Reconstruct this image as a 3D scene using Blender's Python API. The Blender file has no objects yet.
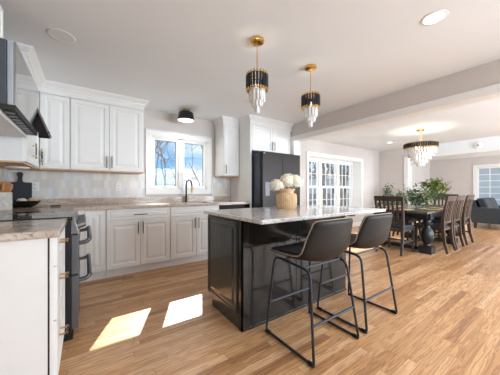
import bpy, bmesh, math, random
from mathutils import Vector, Matrix
random.seed(7)
S = bpy.context.scene
COL = S.collection
PI = math.pi

# ------------------------------------------------------------------ camera
cam = bpy.data.cameras.new('camera'); cam.sensor_width = 36; cam.lens = 236/500*36
cam.shift_y = 0.005; cam.clip_start = 0.05; cam.clip_end = 300
camo = bpy.data.objects.new('camera', cam); COL.objects.link(camo)
camo.location = (0, 0, 1.121)
camo.rotation_euler = (PI/2, 0, -math.atan(165/236))
S.camera = camo

# ------------------------------------------------------------------ world
def newnodes(nt):
    nt.nodes.clear(); return nt.nodes, nt.links
W = bpy.data.worlds.new('sky'); S.world = W; W.use_nodes = True
n, l = newnodes(W.node_tree)
tc = n.new('ShaderNodeTexCoord'); mp = n.new('ShaderNodeMapping'); mp.inputs['Scale'].default_value = (1, 1, 3.5)
ns = n.new('ShaderNodeTexNoise'); ns.inputs['Scale'].default_value = 3.2; ns.inputs['Detail'].default_value = 6
rp = n.new('ShaderNodeValToRGB')
rp.color_ramp.elements[0].position = 0.40; rp.color_ramp.elements[0].color = (0.22, 0.50, 0.86, 1)
rp.color_ramp.elements[1].position = 0.60; rp.color_ramp.elements[1].color = (0.92, 0.95, 1.0, 1)
bg = n.new('ShaderNodeBackground'); bg.inputs['Strength'].default_value = 0.95
out = n.new('ShaderNodeOutputWorld')
l.new(tc.outputs['Generated'], mp.inputs[0]); l.new(mp.outputs[0], ns.inputs['Vector'])
l.new(ns.outputs['Fac'], rp.inputs[0]); l.new(rp.outputs[0], bg.inputs[0]); l.new(bg.outputs[0], out.inputs[0])

# ------------------------------------------------------------------ sun, added fill lamps, exposure
sl = bpy.data.lights.new('sun', 'SUN'); sl.energy = 11.0; sl.angle = 0.006; sl.color = (1.0, 0.975, 0.94)
so = bpy.data.objects.new('sun', sl); COL.objects.link(so); so.location = (6, 12, 10)
so.rotation_euler = Vector((-0.435, -1.0, -0.885)).to_track_quat('-Z', 'Y').to_euler()

def area(name, loc, direction, sx, sy, power, color=(1, 1, 1)):
    a = bpy.data.lights.new(name, 'AREA'); a.shape = 'RECTANGLE'; a.size = sx; a.size_y = sy; a.energy = power; a.color = color
    o = bpy.data.objects.new(name, a); COL.objects.link(o); o.location = loc
    o.rotation_euler = Vector(direction).to_track_quat('-Z', 'Y').to_euler()
    return o
# fill lamps added behind the camera, set in the openings of the rear wall
area('rear_fill_lamp', (3.1, -2.95, 1.40), (-0.1, 1, 0.6), 2.6, 1.8, 165, (0.80, 0.905, 1.0))
area('rear_fill_lamp', (6.3, -2.95, 1.35), (-0.1, 1, 0.50), 2.7, 1.9, 185, (0.82, 0.915, 1.0))
area('rear_fill_lamp', (10.7, -2.95, 1.35), (-0.1, 1, 0.50), 2.7, 1.9, 185, (0.82, 0.915, 1.0))

S.view_settings.view_transform = 'Standard'; S.view_settings.look = 'None'
S.view_settings.exposure = 0.42; S.view_settings.gamma = 1.0; S.view_settings.use_curve_mapping = False
S.cycles.max_bounces = 10; S.cycles.diffuse_bounces = 6; S.cycles.transparent_max_bounces = 12
S.cycles.caustics_reflective = False; S.cycles.caustics_refractive = False
S.cycles.sample_clamp_indirect = 4

# ------------------------------------------------------------------ materials
def mat(name, col, rough=0.5, metal=0.0, spec=0.5, trans=0.0, emit=None, estr=0, bump=None, ior=1.45, coat=0.0, var=0.04, vscale=6):
    m = bpy.data.materials.new(name); m.use_nodes = True; nt = m.node_tree
    b = nt.nodes['Principled BSDF']
    b.inputs['Roughness'].default_value = rough; b.inputs['Metallic'].default_value = metal
    b.inputs['Specular IOR Level'].default_value = spec; b.inputs['Transmission Weight'].default_value = trans
    b.inputs['IOR'].default_value = ior; b.inputs['Coat Weight'].default_value = coat
    N, L = nt.nodes, nt.links
    t = N.new('ShaderNodeTexCoord'); no = N.new('ShaderNodeTexNoise'); no.inputs['Scale'].default_value = vscale; no.inputs['Detail'].default_value = 3
    r = N.new('ShaderNodeValToRGB')
    r.color_ramp.elements[0].position = 0.3; r.color_ramp.elements[1].position = 0.7
    r.color_ramp.elements[0].color = tuple(c*(1-var) for c in col)+(1,); r.color_ramp.elements[1].color = tuple(min(1, c*(1+var)) for c in col)+(1,)
    L.new(t.outputs['Object'], no.inputs['Vector']); L.new(no.outputs['Fac'], r.inputs[0]); L.new(r.outputs[0], b.inputs['Base Color'])
    if emit: b.inputs['Emission Color'].default_value = emit+(1,); b.inputs['Emission Strength'].default_value = estr
    if bump:
        n2 = N.new('ShaderNodeTexNoise'); n2.inputs['Scale'].default_value = bump[0]; bu = N.new('ShaderNodeBump'); bu.inputs['Strength'].default_value = bump[1]; bu.inputs['Distance'].default_value = 0.002
        L.new(t.outputs['Object'], n2.inputs['Vector']); L.new(n2.outputs['Fac'], bu.inputs['Height']); L.new(bu.outputs[0], b.inputs['Normal'])
    return m

M = {}
M['wall'] = mat('greige wall paint', (0.62, 0.575, 0.545), 0.75, var=0.015, bump=(180, 0.15))
M['ceil'] = mat('ceiling paint', (0.80, 0.835, 0.86), 0.85, var=0.012, vscale=1.5)
M['trim'] = mat('white trim paint', (0.83, 0.83, 0.815), 0.4, var=0.01)
M['cab'] = mat('white cabinet paint', (0.80, 0.80, 0.785), 0.38, var=0.012)
M['rawwood'] = mat('bare wood edge', (0.60, 0.38, 0.20), 0.5, var=0.12, vscale=20)
M['island'] = mat('espresso black island paint', (0.018, 0.016, 0.014), 0.13, spec=0.5, coat=0.0)
M['islandside'] = mat('charcoal side panel paint', (0.034, 0.038, 0.038), 0.26, spec=0.5, coat=0.3)
M['black'] = mat('matte black metal', (0.016, 0.018, 0.022), 0.38, metal=0.3)
M['frame'] = mat('dark stool steel', (0.02, 0.025, 0.034), 0.4, metal=0.2)
M['rubber'] = mat('rubber', (0.012, 0.012, 0.012), 0.8)
M['gold'] = mat('brushed brass', (0.72, 0.46, 0.16), 0.28, metal=1.0)
M['pendgold'] = mat('polished gold', (0.80, 0.50, 0.16), 0.22, metal=1.0)
M['fin'] = mat('black glass fin', (0.016, 0.02, 0.028), 0.22, spec=0.6)
M['crystal'] = mat('crystal', (0.97, 0.97, 0.97), 0.08, trans=0.25, ior=1.5, var=0.0)
M['glass'] = None
M['steel'] = mat('stainless steel', (0.24, 0.255, 0.27), 0.34, metal=1.0, var=0.06)
M['rsteel'] = mat('range steel', (0.15, 0.16, 0.175), 0.42, metal=0.9, var=0.05)
M['dsteel'] = mat('dark stainless', (0.030, 0.026, 0.025), 0.38, metal=0.9)
M['fridgeside'] = mat('fridge side paint', (0.05, 0.06, 0.075), 0.35, metal=0.3)
M['mirror'] = mat('glossy steel front', (0.44, 0.44, 0.44), 0.09, metal=1.0, var=0.0)
M['hoodsteel'] = mat('hood steel', (0.06, 0.072, 0.085), 0.5, metal=0.0)
M['bglass'] = mat('black ceramic glass', (0.01, 0.01, 0.012), 0.05, spec=0.6)
M['leather'] = mat('dark grey leather', (0.014, 0.0115, 0.010), 0.48, spec=0.35, bump=(260, 0.25), var=0.12)
M['leatherin'] = mat('black seat leather', (0.013, 0.015, 0.02), 0.6, bump=(260, 0.25))
M['piping'] = mat('tan stitched edge', (0.30, 0.25, 0.19), 0.6)
M['darkwood'] = mat('distressed charcoal wood', (0.046, 0.037, 0.031), 0.42, var=0.3, vscale=14)
M['brownwood'] = mat('worn brown chair wood', (0.062, 0.038, 0.025), 0.4, var=0.3, vscale=14)
M['blacktable'] = mat('black painted table wood', (0.014, 0.015, 0.018), 0.35, var=0.3, vscale=14)
M['tabletop'] = mat('dark grey table top', (0.075, 0.066, 0.06), 0.25, var=0.3, vscale=9)
M['cushion'] = mat('slate seat cushion', (0.045, 0.055, 0.07), 0.7)
M['mat_gold'] = mat('golden woven straw', (0.55, 0.40, 0.19), 0.7, var=0.2, vscale=60)
M['wicker'] = mat('natural bamboo', (0.68, 0.47, 0.28), 0.55, var=0.15, vscale=25)
M['petal'] = mat('cream petals', (0.92, 0.87, 0.74), 0.7, var=0.08, vscale=60)
M['leaf'] = mat('green leaves', (0.085, 0.16, 0.055), 0.5, var=0.4, vscale=18)
M['leaf2'] = mat('yellow green leaves', (0.19, 0.25, 0.035), 0.5, var=0.45, vscale=14)
M['leaf3'] = mat('dusty olive leaves', (0.11, 0.19, 0.075), 0.55, var=0.4, vscale=18)
M['stem'] = mat('brown stem', (0.13, 0.085, 0.045), 0.7)
M['sofa'] = mat('charcoal sofa fabric', (0.042, 0.047, 0.054), 0.9, bump=(400, 0.4))
M['slate'] = mat('matte slate board', (0.026, 0.030, 0.040), 0.6)
M['bowlblack'] = mat('black bowl', (0.008, 0.008, 0.009), 0.25)
M['ceramic'] = mat('whitewashed ceramic', (0.60, 0.58, 0.53), 0.7, var=0.18, vscale=30)
M['spoonwood'] = mat('spoon wood', (0.42, 0.20, 0.08), 0.5, var=0.25, vscale=18)
M['bread'] = mat('crusty bread', (0.55, 0.38, 0.22), 0.85, var=0.2, vscale=40)
M['bread2'] = mat('floury bread', (0.66, 0.58, 0.50), 0.9, var=0.15, vscale=40)
M['plastic'] = mat('white plastic', (0.80, 0.80, 0.79), 0.4, var=0.01)
M['dark'] = mat('dark slot', (0.02, 0.02, 0.02), 0.6)
M['lamp'] = mat('lit lamp diffuser', (1, 1, 1), 0.5, emit=(1.0, 0.96, 0.9), estr=3.0, var=0)
M['lampoff'] = mat('unlit lamp diffuser', (0.78, 0.79, 0.80), 0.5, var=0)
M['warmlamp'] = mat('lit flush diffuser', (1, 1, 1), 0.5, emit=(1.0, 0.93, 0.82), estr=1.1, var=0)
M['bulb'] = mat('warm crystal bulb', (1, 1, 1), 0.5, emit=(1.0, 0.85, 0.62), estr=2.2, var=0)
M['bark'] = mat('tree bark', (0.20, 0.17, 0.145), 0.9, var=0.3, vscale=5)
M['ground'] = mat('winter lawn with old snow', (0.50, 0.50, 0.50), 0.95, var=0.35, vscale=0.35)
M['siding'] = mat('pale grey siding', (0.46, 0.49, 0.50), 0.8)
M['roofing'] = mat('grey shingles', (0.16, 0.16, 0.17), 0.9, var=0.2, vscale=8)
M['fence'] = mat('grey fence wood', (0.30, 0.29, 0.28), 0.9, var=0.2)

def glassmat(name, tint=(1, 1, 1), refl=0.06):
    m = bpy.data.materials.new(name); m.use_nodes = True; N, L = newnodes(m.node_tree)
    tr = N.new('ShaderNodeBsdfTransparent'); tr.inputs[0].default_value = tint+(1,)
    gl = N.new('ShaderNodeBsdfGlossy'); gl.inputs['Roughness'].default_value = 0.02
    fr = N.new('ShaderNodeFresnel'); fr.inputs[0].default_value = 1.35
    mx = N.new('ShaderNodeMixShader'); o = N.new('ShaderNodeOutputMaterial')
    ge = N.new('ShaderNodeNewGeometry'); inv = N.new('ShaderNodeMath'); inv.operation = 'SUBTRACT'; inv.inputs[0].default_value = 1; mu = N.new('ShaderNodeMath'); mu.operation = 'MULTIPLY'
    L.new(ge.outputs['Backfacing'], inv.inputs[1]); L.new(fr.outputs[0], mu.inputs[0]); L.new(inv.outputs[0], mu.inputs[1])
    L.new(mu.outputs[0], mx.inputs[0]); L.new(tr.outputs[0], mx.inputs[1]); L.new(gl.outputs[0], mx.inputs[2]); L.new(mx.outputs[0], o.inputs[0])
    return m
M['glass'] = glassmat('window glass', (0.97, 0.985, 0.99))
M['vaseglass'] = glassmat('vase glass', (0.90, 0.94, 0.93))

# ---- oak strip floor: strips run along X
def floor_mat():
    m = bpy.data.materials.new('honey oak strip floor'); m.use_nodes = True; nt = m.node_tree; N, L = nt.nodes, nt.links
    b = N['Principled BSDF']; b.inputs['Specular IOR Level'].default_value = 0.45
    tc = N.new('ShaderNodeTexCoord'); sp = N.new('ShaderNodeSeparateXYZ'); L.new(tc.outputs['Object'], sp.inputs[0])
    def mth(op, a, b_=None, c=None):
        q = N.new('ShaderNodeMath'); q.operation = op
        for i, v in enumerate((a, b_, c)):
            if v is None: continue
            if isinstance(v, (int, float)): q.inputs[i].default_value = v
            else: L.new(v, q.inputs[i])
        return q.outputs[0]
    wy = mth('DIVIDE', sp.outputs['Y'], 0.062); row = mth('FLOOR', wy); fy = mth('FRACT', wy)
    wn = N.new('ShaderNodeTexWhiteNoise'); wn.noise_dimensions = '1D'; L.new(row, wn.inputs['W'])
    wx = mth('DIVIDE', mth('ADD', sp.outputs['X'], mth('MULTIPLY', wn.outputs['Value'], 7.3)), 0.85)
    col = mth('FLOOR', wx); fx = mth('FRACT', wx)
    cb = N.new('ShaderNodeCombineXYZ'); L.new(row, cb.inputs[0]); L.new(col, cb.inputs[1])
    w2 = N.new('ShaderNodeTexWhiteNoise'); w2.noise_dimensions = '2D'; L.new(cb.outputs[0], w2.inputs['Vector'])
    r = N.new('ShaderNodeValToRGB'); e = r.color_ramp.elements
    e[0].position = 0; e[0].color = (0.40, 0.205, 0.095, 1); e[1].position = 1; e[1].color = (0.70, 0.44, 0.25, 1)
    for p, c in ((0.18, (0.52, 0.28, 0.13, 1)), (0.5, (0.60, 0.34, 0.165, 1)), (0.8, (0.65, 0.39, 0.205, 1))):
        k = e.new(p); k.color = c
    L.new(w2.outputs['Value'], r.inputs[0])
    # grain: noise stretched along the strip, offset per strip
    g = N.new('ShaderNodeCombineXYZ')
    L.new(mth('ADD', mth('MULTIPLY', sp.outputs['X'], .55), mth('MULTIPLY', w2.outputs['Value'], 40)), g.inputs[0])
    L.new(mth('MULTIPLY', sp.outputs['Y'], 12.0), g.inputs[1]); L.new(mth('MULTIPLY', row, 3.7), g.inputs[2])
    n1 = N.new('ShaderNodeTexNoise'); n1.inputs['Scale'].default_value = 3.0; n1.inputs['Detail'].default_value = 5; n1.inputs['Distortion'].default_value = 1.2
    L.new(g.outputs[0], n1.inputs['Vector'])
    # cathedral rings
    w = N.new('ShaderNodeMath'); w.operation = 'SINE'; L.new(mth('MULTIPLY', n1.outputs['Fac'], 34), w.inputs[0])
    r2 = N.new('ShaderNodeValToRGB'); r2.color_ramp.elements[0].position = 0.25; r2.color_ramp.elements[0].color = (0.66, 0.60, 0.55, 1)
    r2.color_ramp.elements[1].position = 0.62; r2.color_ramp.elements[1].color = (1.06, 1.06, 1.06, 1)
    L.new(mth('ADD', mth('MULTIPLY', w.outputs[0], 0.5), 0.5), r2.inputs[0])
    mx = N.new('ShaderNodeMix'); mx.data_type = 'RGBA'; mx.blend_type = 'MULTIPLY'; mx.inputs[0].default_value = 0.8
    L.new(r.outputs[0], mx.inputs[6]); L.new(r2.outputs[0], mx.inputs[7])
    gap = mth('MAXIMUM', mth('LESS_THAN', fy, 0.035), mth('LESS_THAN', fx, 0.004))
    mg = N.new('ShaderNodeMix'); mg.data_type = 'RGBA'; L.new(mth('MULTIPLY', gap, 0.55), mg.inputs[0]); L.new(mx.outputs[2], mg.inputs[6]); mg.inputs[7].default_value = (0.16, 0.085, 0.045, 1)
    L.new(mg.outputs[2], b.inputs['Base Color'])
    L.new(mth('ADD', 0.24, mth('MULTIPLY', n1.outputs['Fac'], 0.18)), b.inputs['Roughness'])
    return m
M['floor'] = floor_mat()

def granite(name, c0, c1, c2, c3, rough=0.12, sc=1.0, rot=0.6):
    m = bpy.data.materials.new(name); m.use_nodes = True; nt = m.node_tree; N, L = nt.nodes, nt.links
    b = N['Principled BSDF']; b.inputs['Roughness'].default_value = rough
    tc = N.new('ShaderNodeTexCoord'); mp = N.new('ShaderNodeMapping'); mp.inputs['Rotation'].default_value = (0, 0, rot); mp.inputs['Scale'].default_value = (2.2*sc, 7*sc, 7*sc)
    L.new(tc.outputs['Object'], mp.inputs[0])
    n1 = N.new('ShaderNodeTexNoise'); n1.inputs['Scale'].default_value = 1.3; n1.inputs['Detail'].default_value = 7; n1.inputs['Distortion'].default_value = 1.6
    L.new(mp.outputs[0], n1.inputs['Vector'])
    r = N.new('ShaderNodeValToRGB'); e = r.color_ramp.elements; e[0].position = 0.28; e[0].color = c0+(1,); e[1].position = 0.74; e[1].color = c2+(1,)
    k = e.new(0.5); k.color = c1+(1,)
    L.new(n1.outputs['Fac'], r.inputs[0])
    n2 = N.new('ShaderNodeTexNoise'); n2.inputs['Scale'].default_value = 55*sc; n2.inputs['Detail'].default_value = 4; L.new(tc.outputs['Object'], n2.inputs['Vector'])
    r2 = N.new('ShaderNodeValToRGB'); r2.color_ramp.elements[0].position = 0.52; r2.color_ramp.elements[0].color = (0, 0, 0, 1); r2.color_ramp.elements[1].position = 0.68; r2.color_ramp.elements[1].color = (1, 1, 1, 1)
    L.new(n2.outputs['Fac'], r2.inputs[0])
    mx = N.new('ShaderNodeMix'); mx.data_type = 'RGBA'; L.new(r2.outputs[0], mx.inputs[0]); L.new(r.outputs[0], mx.inputs[6]); mx.inputs[7].default_value = c3+(1,)
    L.new(mx.outputs[2], b.inputs['Base Color'])
    return m
M['granite'] = granite('beige veined granite', (0.40, 0.29, 0.215), (0.54, 0.45, 0.37), (0.62, 0.575, 0.52), (0.24, 0.20, 0.18))
M['igranite'] = granite('pale island granite', (0.58, 0.55, 0.52), (0.66, 0.65, 0.635), (0.72, 0.715, 0.71), (0.30, 0.30, 0.33), 0.08)

def tile_mat():
    m = bpy.data.materials.new('pale picket tile'); m.use_nodes = True; nt = m.node_tree; N, L = nt.nodes, nt.links
    a = N.new('ShaderNodeVertexColor'); a.layer_name = 'tile'; L.new(a.outputs['Color'], N['Principled BSDF'].inputs['Base Color'])
    N['Principled BSDF'].inputs['Roughness'].default_value = 0.25
    return m
M['tile'] = tile_mat()
M['grout'] = mat('grout', (0.66, 0.66, 0.65), 0.9)

# ------------------------------------------------------------------ mesh helpers
def BM(): return bmesh.new()
def _mi(bm, n0, mi):
    if mi:
        bm.faces.ensure_lookup_table()
        for f in bm.faces[n0:]: f.material_index = mi
def box(bm, x0, x1, y0, y1, z0, z1, mi=0):
    n0 = len(bm.faces)
    v = [bm.verts.new(p) for p in ((x0,y0,z0),(x1,y0,z0),(x1,y1,z0),(x0,y1,z0),(x0,y0,z1),(x1,y0,z1),(x1,y1,z1),(x0,y1,z1))]
    for q in ((3,2,1,0),(4,5,6,7),(0,1,5,4),(1,2,6,5),(2,3,7,6),(3,0,4,7)): bm.faces.new([v[i] for i in q])
    _mi(bm, n0, mi); return bm
def hexa(bm, lo, hi, mi=0):
    n0 = len(bm.faces)
    a = [bm.verts.new(p) for p in lo]; b = [bm.verts.new(p) for p in hi]; k = len(a)
    bm.faces.new(a[::-1]); bm.faces.new(b)
    for i in range(k): bm.faces.new((a[i], a[(i+1) % k], b[(i+1) % k], b[i]))
    _mi(bm, n0, mi); return bm
def tube(bm, pts, r, seg=8, mi=0, closed=False, caps=True):
    n0 = len(bm.faces)
    pts = [Vector(p) for p in pts]; n = len(pts)
    rs = r if isinstance(r, (list, tuple)) else [r]*n
    rings = []; ref = None
    for i, p in enumerate(pts):
        if closed: t = pts[(i+1) % n]-pts[i-1]
        else: t = pts[min(i+1, n-1)]-pts[max(i-1, 0)]
        t.normalize()
        if ref is None:
            ref = t.orthogonal().normalized()
        else:
            ref = (ref-t*ref.dot(t))
            ref = ref.normalized() if ref.length > 1e-6 else t.orthogonal().normalized()
        b = t.cross(ref)
        rings.append([bm.verts.new(p+(ref*math.cos(2*PI*k/seg)+b*math.sin(2*PI*k/seg))*rs[i]) for k in range(seg)])
    m = n if closed else n-1
    for i in range(m):
        A, B = rings[i], rings[(i+1) % n]
        for k in range(seg): bm.faces.new((A[k], A[(k+1) % seg], B[(k+1) % seg], B[k]))
    if not closed and caps:
        bm.faces.new(rings[0][::-1]); bm.faces.new(rings[-1])
    _mi(bm, n0, mi); return bm
def arc_path(pts, r, k=5):
    """polyline with its inner corners rounded"""
    P = [Vector(p) for p in pts]; outp = [P[0]]
    for i in range(1, len(P)-1):
        a = (P[i-1]-P[i]); b = (P[i+1]-P[i]); ra = min(r, a.length*0.49, b.length*0.49)
        p0 = P[i]+a.normalized()*ra; p1 = P[i]+b.normalized()*ra
        for j in range(k+1):
            t = j/k; outp.append(p0*(1-t)**2+P[i]*2*t*(1-t)+p1*t*t)
    outp.append(P[-1]); return outp
def lathe(bm, prof, c=(0, 0, 0), seg=24, mi=0, sx=1, sy=1):
    n0 = len(bm.faces); rings = []
    for r, z in prof:
        if r < 1e-5: rings.append([bm.verts.new((c[0], c[1], c[2]+z))])
        else: rings.append([bm.verts.new((c[0]+sx*r*math.cos(2*PI*k/seg), c[1]+sy*r*math.sin(2*PI*k/seg), c[2]+z)) for k in range(seg)])
    for A, B in zip(rings, rings[1:]):
        for k in range(seg):
            k2 = (k+1) % seg
            if len(A) == 1 and len(B) == 1: continue
            if len(A) == 1: bm.faces.new((A[0], B[k2], B[k]))
            elif len(B) == 1: bm.faces.new((A[k], A[k2], B[0]))
            else: bm.faces.new((A[k], A[k2], B[k2], B[k]))
    if len(rings[0]) > 1: bm.faces.new(rings[0][::-1])
    if len(rings[-1]) > 1: bm.faces.new(rings[-1])
    _mi(bm, n0, mi); return bm
def relief(bm, o, U, V, w, h, rings, mi=0):
    """board of size w x h, front built from concentric (inset, height) rings along U x V"""
    o, U, V = Vector(o), Vector(U), Vector(V); Nn = U.cross(V)
    n0 = len(bm.faces); R = []
    for ins, d in rings:
        R.append([bm.verts.new(o+U*a+V*b+Nn*d) for a, b in ((ins, ins), (w-ins, ins), (w-ins, h-ins), (ins, h-ins))])
    bm.faces.new(R[0][::-1])
    for A, B in zip(R, R[1:]):
        for k in range(4): bm.faces.new((A[k], A[(k+1) % 4], B[(k+1) % 4], B[k]))
    bm.faces.new(R[-1]); _mi(bm, n0, mi); return bm
RAISED = [(0, 0), (0, .017), (.003, .02), (.052, .02), (.060, .011), (.074, .010), (.100, .018)]
DRAWER = [(0, 0), (0, .017), (.003, .02), (.028, .02), (.034, .012), (.040, .012), (.052, .018)]
def sweep(bm, prof, path, side=1):
    """prof (outward, z) swept along an XY path, mitred; outward is right of travel for side=1"""
    P = [Vector((p[0], p[1])) for p in path]; R = []
    for i, p in enumerate(P):
        ns = []
        if i > 0: d = (P[i]-P[i-1]).normalized(); ns.append(Vector((d.y, -d.x)))
        if i < len(P)-1: d = (P[i+1]-P[i]).normalized(); ns.append(Vector((d.y, -d.x)))
        if len(ns) == 2:
            m = (ns[0]+ns[1]); m = m/(m.length_squared/2)
        else: m = ns[0]
        R.append([bm.verts.new((p.x+m.x*o*side, p.y+m.y*o*side, z)) for o, z in prof])
    k = len(prof)
    for A, B in zip(R, R[1:]):
        for j in range(k): bm.faces.new((A[j], A[(j+1) % k], B[(j+1) % k], B[j]))
    bm.faces.new(R[0][::-1]); bm.faces.new(R[-1]); return bm

OFF = {}
def obj(name, bm, m, parent=None, smooth=False, bevel=0, subsurf=0, solid=0):
    me = bpy.data.meshes.new(name)
    bmesh.ops.recalc_face_normals(bm, faces=bm.faces[:])
    off = Vector((0, 0, 0))
    if parent is not None: off = OFF.get(parent.name, off)
    if off.length: bmesh.ops.translate(bm, vec=-off, verts=bm.verts[:])
    bm.to_mesh(me); bm.free()
    for mm in (m if isinstance(m, (list, tuple)) else [m]): me.materials.append(mm)
    if smooth:
        for p in me.polygons: p.use_smooth = True
        if smooth == 'auto':
            try: me.set_sharp_from_angle(angle=0.7)
            except Exception: pass
    o = bpy.data.objects.new(name, me); COL.objects.link(o)
    if parent is not None: o.parent = parent; OFF[o.name] = off
    if solid:
        q = o.modifiers.new('solid', 'SOLIDIFY'); q.thickness = solid; q.offset = 0
    if bevel:
        q = o.modifiers.new('bevel', 'BEVEL'); q.width = bevel; q.segments = 2; q.limit_method = 'ANGLE'; q.angle_limit = 0.7
    if subsurf:
        q = o.modifiers.new('sub', 'SUBSURF'); q.levels = subsurf; q.render_levels = subsurf
    return o
def tag(o, label, cat, group=None, kind=None):
    o['label'] = label; o['category'] = cat
    if group: o['group'] = group
    if kind: o['kind'] = kind
    return o
def thing(name, label, cat, loc, rz=0, group=None):
    o = bpy.data.objects.new(name, None); COL.objects.link(o); o.location = loc; o.rotation_euler = (0, 0, rz); o.empty_display_size = 0.1
    if rz == 0: OFF[o.name] = Vector(loc)
    return tag(o, label, cat, group)
def local_thing(name, label, cat, group=None):   # built round the origin, moved afterwards
    return thing(name, label, cat, (0, 0, 0), 0, group)
def copy_tree(o, parent=None):
    c = o.copy(); COL.objects.link(c)
    if parent is not None: c.parent = parent
    for ch in list(o.children): copy_tree(ch, c)
    return c
def struct(name, bm, m, parent=None, bevel=0, smooth=False):
    o = obj(name, bm, m, parent, bevel=bevel, smooth=smooth)
    if parent is None: o['kind'] = 'structure'
    return o

# ------------------------------------------------------------------ room shell
WX0, WX1, WY0, WY1, CH = -0.78, 12.9, -3.0, 4.12, 2.44
struct('floor', box(BM(), WX0-.15, WX1+.15, WY0-.15, WY1+.15, -0.12, 0), M['floor'])
struct('ceiling', box(BM(), WX0-.15, WX1+.15, WY0-.15, WY1+.6, CH, CH+.2), M['ceil'])
struct('wall_left', box(BM(), WX0-.15, WX0, WY0-.15, WY1+.15, 0, CH), M['wall'])
# window-side wall, with the openings of kitchen window, dining bay and living room window
bm = BM(); T = .15; y0, y1 = WY1, WY1+T
def wallx(bm, x0, x1, z0, z1): box(bm, x0, x1, y0, y1, z0, z1)
KW = (0.905, 1.880, 1.135, 2.020)      # opening kitchen window
DW = (4.72, 7.18, 0.42, 2.02)
LW = (9.60, 10.82, 0.10, 1.98)
wallx(bm, WX0, KW[0], 0, CH); wallx(bm, KW[0], KW[1], 0, KW[2]); wallx(bm, KW[0], KW[1], KW[3], CH)
wallx(bm, KW[1], DW[0], 0, CH); wallx(bm, DW[0], DW[1], 0, DW[2]); wallx(bm, DW[0], DW[1], DW[3], CH)
wallx(bm, DW[1], LW[0], 0, CH); wallx(bm, LW[0], LW[1], 0, LW[2]); wallx(bm, LW[0], LW[1], LW[3], CH)
wallx(bm, LW[1], WX1+T, 0, CH)
struct('wall_back', bm, M['wall'])
# far wall of the living room with its window opening
RW = (0.55, 2.55, 0.45, 2.02)          # y0,y1,z0,z1
bm = BM(); x0, x1 = WX1, WX1+T
box(bm, x0, x1, WY0, RW[0], 0, CH); box(bm, x0, x1, RW[0], RW[1], 0, RW[2]); box(bm, x0, x1, RW[0], RW[1], RW[3], CH); box(bm, x0, x1, RW[1], WY1, 0, CH)
struct('wall_right', bm, M['wall'])
# rear wall, its wide openings added to hold the fill lamps
bm = BM(); ya, yb = WY0-T, WY0
ops = [(1.75, 4.45), (4.9, 7.7), (9.1, 12.3)]; xs = WX0
for a, b in ops:
    box(bm, xs, a, ya, yb, 0, CH); box(bm, a, b, ya, yb, 0, .4); box(bm, a, b, ya, yb, 2.3, CH); xs = b
box(bm, xs, WX1, ya, yb, 0, CH)
struct('wall_rear', bm, M['wall'])
# header and stub wall between kitchen and dining room
bm = BM(); box(bm, 3.42, 3.56, WY0, 3.37, 2.12, CH); box(bm, 3.42, 3.56, 3.37, WY1, 0, CH)
struct('wall_kitchen_divider', bm, M['wall'])
bm = BM(); box(bm, 3.398, 3.42, WY0, 3.455, 2.105, 2.19); box(bm, 3.398, 3.42, 3.365, 3.455, 0, 2.105)
box(bm, 3.40, 3.58, WY0, 3.365, 2.098, 2.118); box(bm, 3.40, 3.58, 3.345, 3.372, 0, 2.1)
box(bm, 3.56, 3.58, WY0, 3.455, 2.105, 2.19); box(bm, 3.56, 3.58, 3.365, 3.455, 0, 2.105)
struct('trim_1', bm, M['trim'], bevel=.003)
# header and stub wall between dining and living room
bm = BM(); box(bm, 8.30, 8.44, WY0, 3.24, 2.12, CH); box(bm, 8.30, 8.44, 3.24, WY1, 0, CH)
struct('wall_dining_divider', bm, [M['wall'], M['ceil']])
wd = bpy.data.objects['wall_dining_divider']
for p in wd.data.polygons:
    c = p.center
    if c.z > 2.1 and c.y < 3.24: p.material_index = 1
bm = BM(); box(bm, 8.28, 8.46, WY0, 3.24, 2.09, 2.12); box(bm, 8.28, 8.46, 3.22, 3.24, 0, 2.09)
box(bm, 8.275, 8.30, 3.22, 3.33, 0, 2.16); box(bm, 8.285, 8.30, WY0, 3.22, 2.12, 2.16)
struct('trim_2', bm, M['trim'], bevel=.003)
# baseboards
def bb(name, x0, x1, y0, y1):
    b = BM(); box(b, x0, x1, y0, y1, 0, .12)
    struct(name, b, M['trim'], bevel=.004)
bb('baseboard_back', 3.58, 8.30, WY1-.016, WY1)
bb('baseboard_living', 8.44, 12.9, WY1-.016, WY1)
bb('baseboard_right', WX1-.016, WX1, WY0, WY1-.016)
bb('baseboard_divider', 8.284, 8.30, 3.34, WY1-.016)

# ------------------------------------------------------------------ windows
def casing(bm, a0, a1, z0, z1, w, plane, t, axis='y', sill=True):
    """flat picture casing round the opening, protruding t in front of the wall (towards -Y or -X)"""
    def bx(p, q, r, s_, tt=t):
        if axis == 'y': box(bm, p, q, plane-tt, plane, r, s_)
        else: box(bm, plane-tt, plane, p, q, r, s_)
    bx(a0-w, a0, z0, z1); bx(a1, a1+w, z0, z1); bx(a0-w, a1+w, z1, z1+w)
    bx(a0-w, a1+w, z0-w, z0)
    bx(a0-w-.012, a0-w, z0-w, z1+w, t+.012); bx(a1+w, a1+w+.012, z0-w, z1+w, t+.012); bx(a0-w-.012, a1+w+.012, z1+w, z1+w+.012, t+.012)
    return bm
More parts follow.
